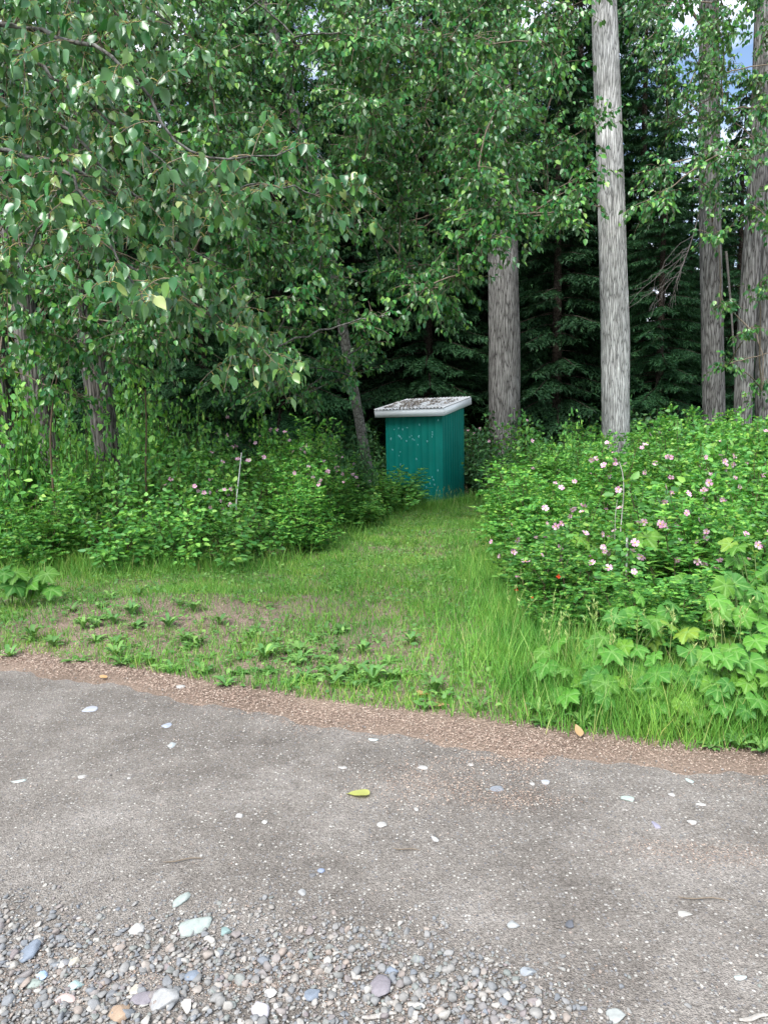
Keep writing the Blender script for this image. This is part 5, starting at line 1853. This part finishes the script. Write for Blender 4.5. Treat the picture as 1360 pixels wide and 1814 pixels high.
BL_P = [bloom_mesh(800 + k, M_petal) for k in range(4)]
BL_W = bloom_mesh(810, M_petalw)
BL_C = center_mesh()
BLOOMS = [(257, 705), (410, 700), (471, 698), (521, 634), (563, 619), (561, 648), (506, 666), (402, 759), (384, 832), (603, 868), (826, 648), (803, 693), (827, 688), (916, 604), (918, 540), (1008, 652), (1060, 684), (1094, 731),
          (1016, 570), (1217, 500), (1285, 508), (1113, 487), (1092, 550), (1150, 855), (1218, 853), (1278, 852), (777, 815), (815, 840), (720, 718), (697, 729), (743, 438), (699, 428), (600, 423), (768, 492), (830, 478), (874, 395),
          (797, 370), (852, 315), (1155, 405), (1212, 410), (1345, 445), (1090, 468), (676, 494), (1350, 300), (405, 900), (345, 342), (160, 345), (375, 300), (120, 290), (927, 410)]
BL1 = [(800 + x * 560 / 1360, 640 + y * 700 / 1700) for x, y in BLOOMS]
BL3 = [(x / 2, 560 + y / 2) for x, y in ((805, 410), (960, 402), (987, 398), (1025, 440), (1040, 480), (905, 450), (885, 440), (752, 480), (640, 550), (745, 578), (690, 603), (795, 615), (780, 655), (808, 632), (1080, 482), (1150, 515),
                                        (1185, 535), (1160, 553), (1200, 500), (1250, 560), (1262, 572), (1235, 578), (1300, 550), (1090, 560), (870, 515), (935, 500), (1215, 560))]
RED = [(800 + 278 * 0.4118, 640 + 983 * 0.4118), (800 + 1005 * 0.4118, 640 + 1256 * 0.4118), (800 + 345 * .4118, 640 + 1020 * .4118), (800 + 460 * .4118, 640 + 925 * .4118), (800 + 1100 * .4118, 640 + 1110 * .4118)]
BL1 += [(u + du, v + dv) for (u, v), du, dv in zip(BL1 * 2, np.random.default_rng(5).normal(0, 45, 100), np.random.default_rng(6).normal(0, 28, 100))]
BL3 += [(u + du, v + dv) for (u, v), du, dv in zip(BL3 * 2, np.random.default_rng(7).normal(0, 34, 54), np.random.default_rng(8).normal(0, 15, 54))]
WHITE = [(800 + 983 * .4118, 640 + 765 * .4118), (800 + 1027 * .4118, 640 + 782 * .4118)]


def blooms():
    r = np.random.default_rng(121)
    bpy.context.view_layer.update()
    dg = bpy.context.evaluated_depsgraph_get()
    shr = {s.name: s for s in shrub_list}
    jobs = [(u, v, 0) for u, v in BL1 + BL3] + [(u, v, 1) for u, v in WHITE] + [(u, v, 2) for u, v in RED]
    counts = {}
    todo = []
    for u, v, kind in jobs:
        done = False
        for dv in (0, 6, 12, -6, 20, 30):
            d = norm(ray(u, v + dv))
            o = EYE + d * 3.6
            for hop in range(6):
                hit, loc, nrm, _, ob, _ = sc.ray_cast(dg, Vector(o), Vector(d))
                if not hit:
                    break
                if ob.parent is not None and ob.parent.name in shr:
                    todo.append((ob.parent, np.array(loc) - d * 0.07, kind))
                    done = True
                    break
                o = np.array(loc) + d * 0.02
            if done:
                break
    for sh, loc, kind in todo:
        s = (0.031 if kind == 0 else (0.030 if kind == 1 else 0.018)) * r.uniform(0.8, 1.2) * (1.0 + 0.02 * max(0, loc[1] - 6))
        fl = link('flower', (BL_P[int(r.integers(0, 4))] if kind == 0 else BL_W) if kind < 2 else None, sh)
        n_ = norm(np.array([0, -0.9, 0.6]) + rdir(1, r)[0] * 0.4)
        X, Y, Z = frames(rdir(1, r), n_[None])
        mt = Matrix.Identity(4)
        for a in range(3):
            mt[a][0], mt[a][1], mt[a][2], mt[a][3] = X[0][a] * s, Y[0][a] * s, Z[0][a] * s, loc[a]
        if kind == 2:
            a = Acc()
            for k in range(12):
                o = norm(rdir(1, r)[0] * [1, 1, 0.4] + [0, 0, 0.8])
                Xa, Ya, Za = frames(o[None], rdir(1, r))
                a.inst(*LEAFLET, np.zeros((1, 3)), Xa, Ya, Za, np.array([[0.8, 1.1, 1.0]]))
            fl.data = None
            COL.objects.unlink(fl)
            fl = link('flower', a.mesh('bracts', M_red), sh)
            fl['label'] = 'small red paintbrush flower'
        else:
            fl['label'] = 'pink rose bloom' if kind == 0 else 'white bloom'
            link('stamens', BL_C, fl)
        fl.matrix_parent_inverse = sh.matrix_world.inverted()
        fl.matrix_basis = mt
        counts[sh.name] = counts.get(sh.name, 0) + 1
    words = {1: 'one bloom', 2: 'two blooms', 3: 'three blooms', 4: 'four blooms', 5: 'five blooms', 6: 'six blooms'}
    for nme, c in counts.items():
        o = shr[nme]
        o['label'] = o['label'].replace('rose bush', 'rose bush with ' + words.get(c, 'many blooms')).replace('wild rose ', 'rose bush with ' + words.get(c, 'many blooms') + ' ')


blooms()
number_labels([o for o in COL.objects if o.parent is None and 'label' in o])
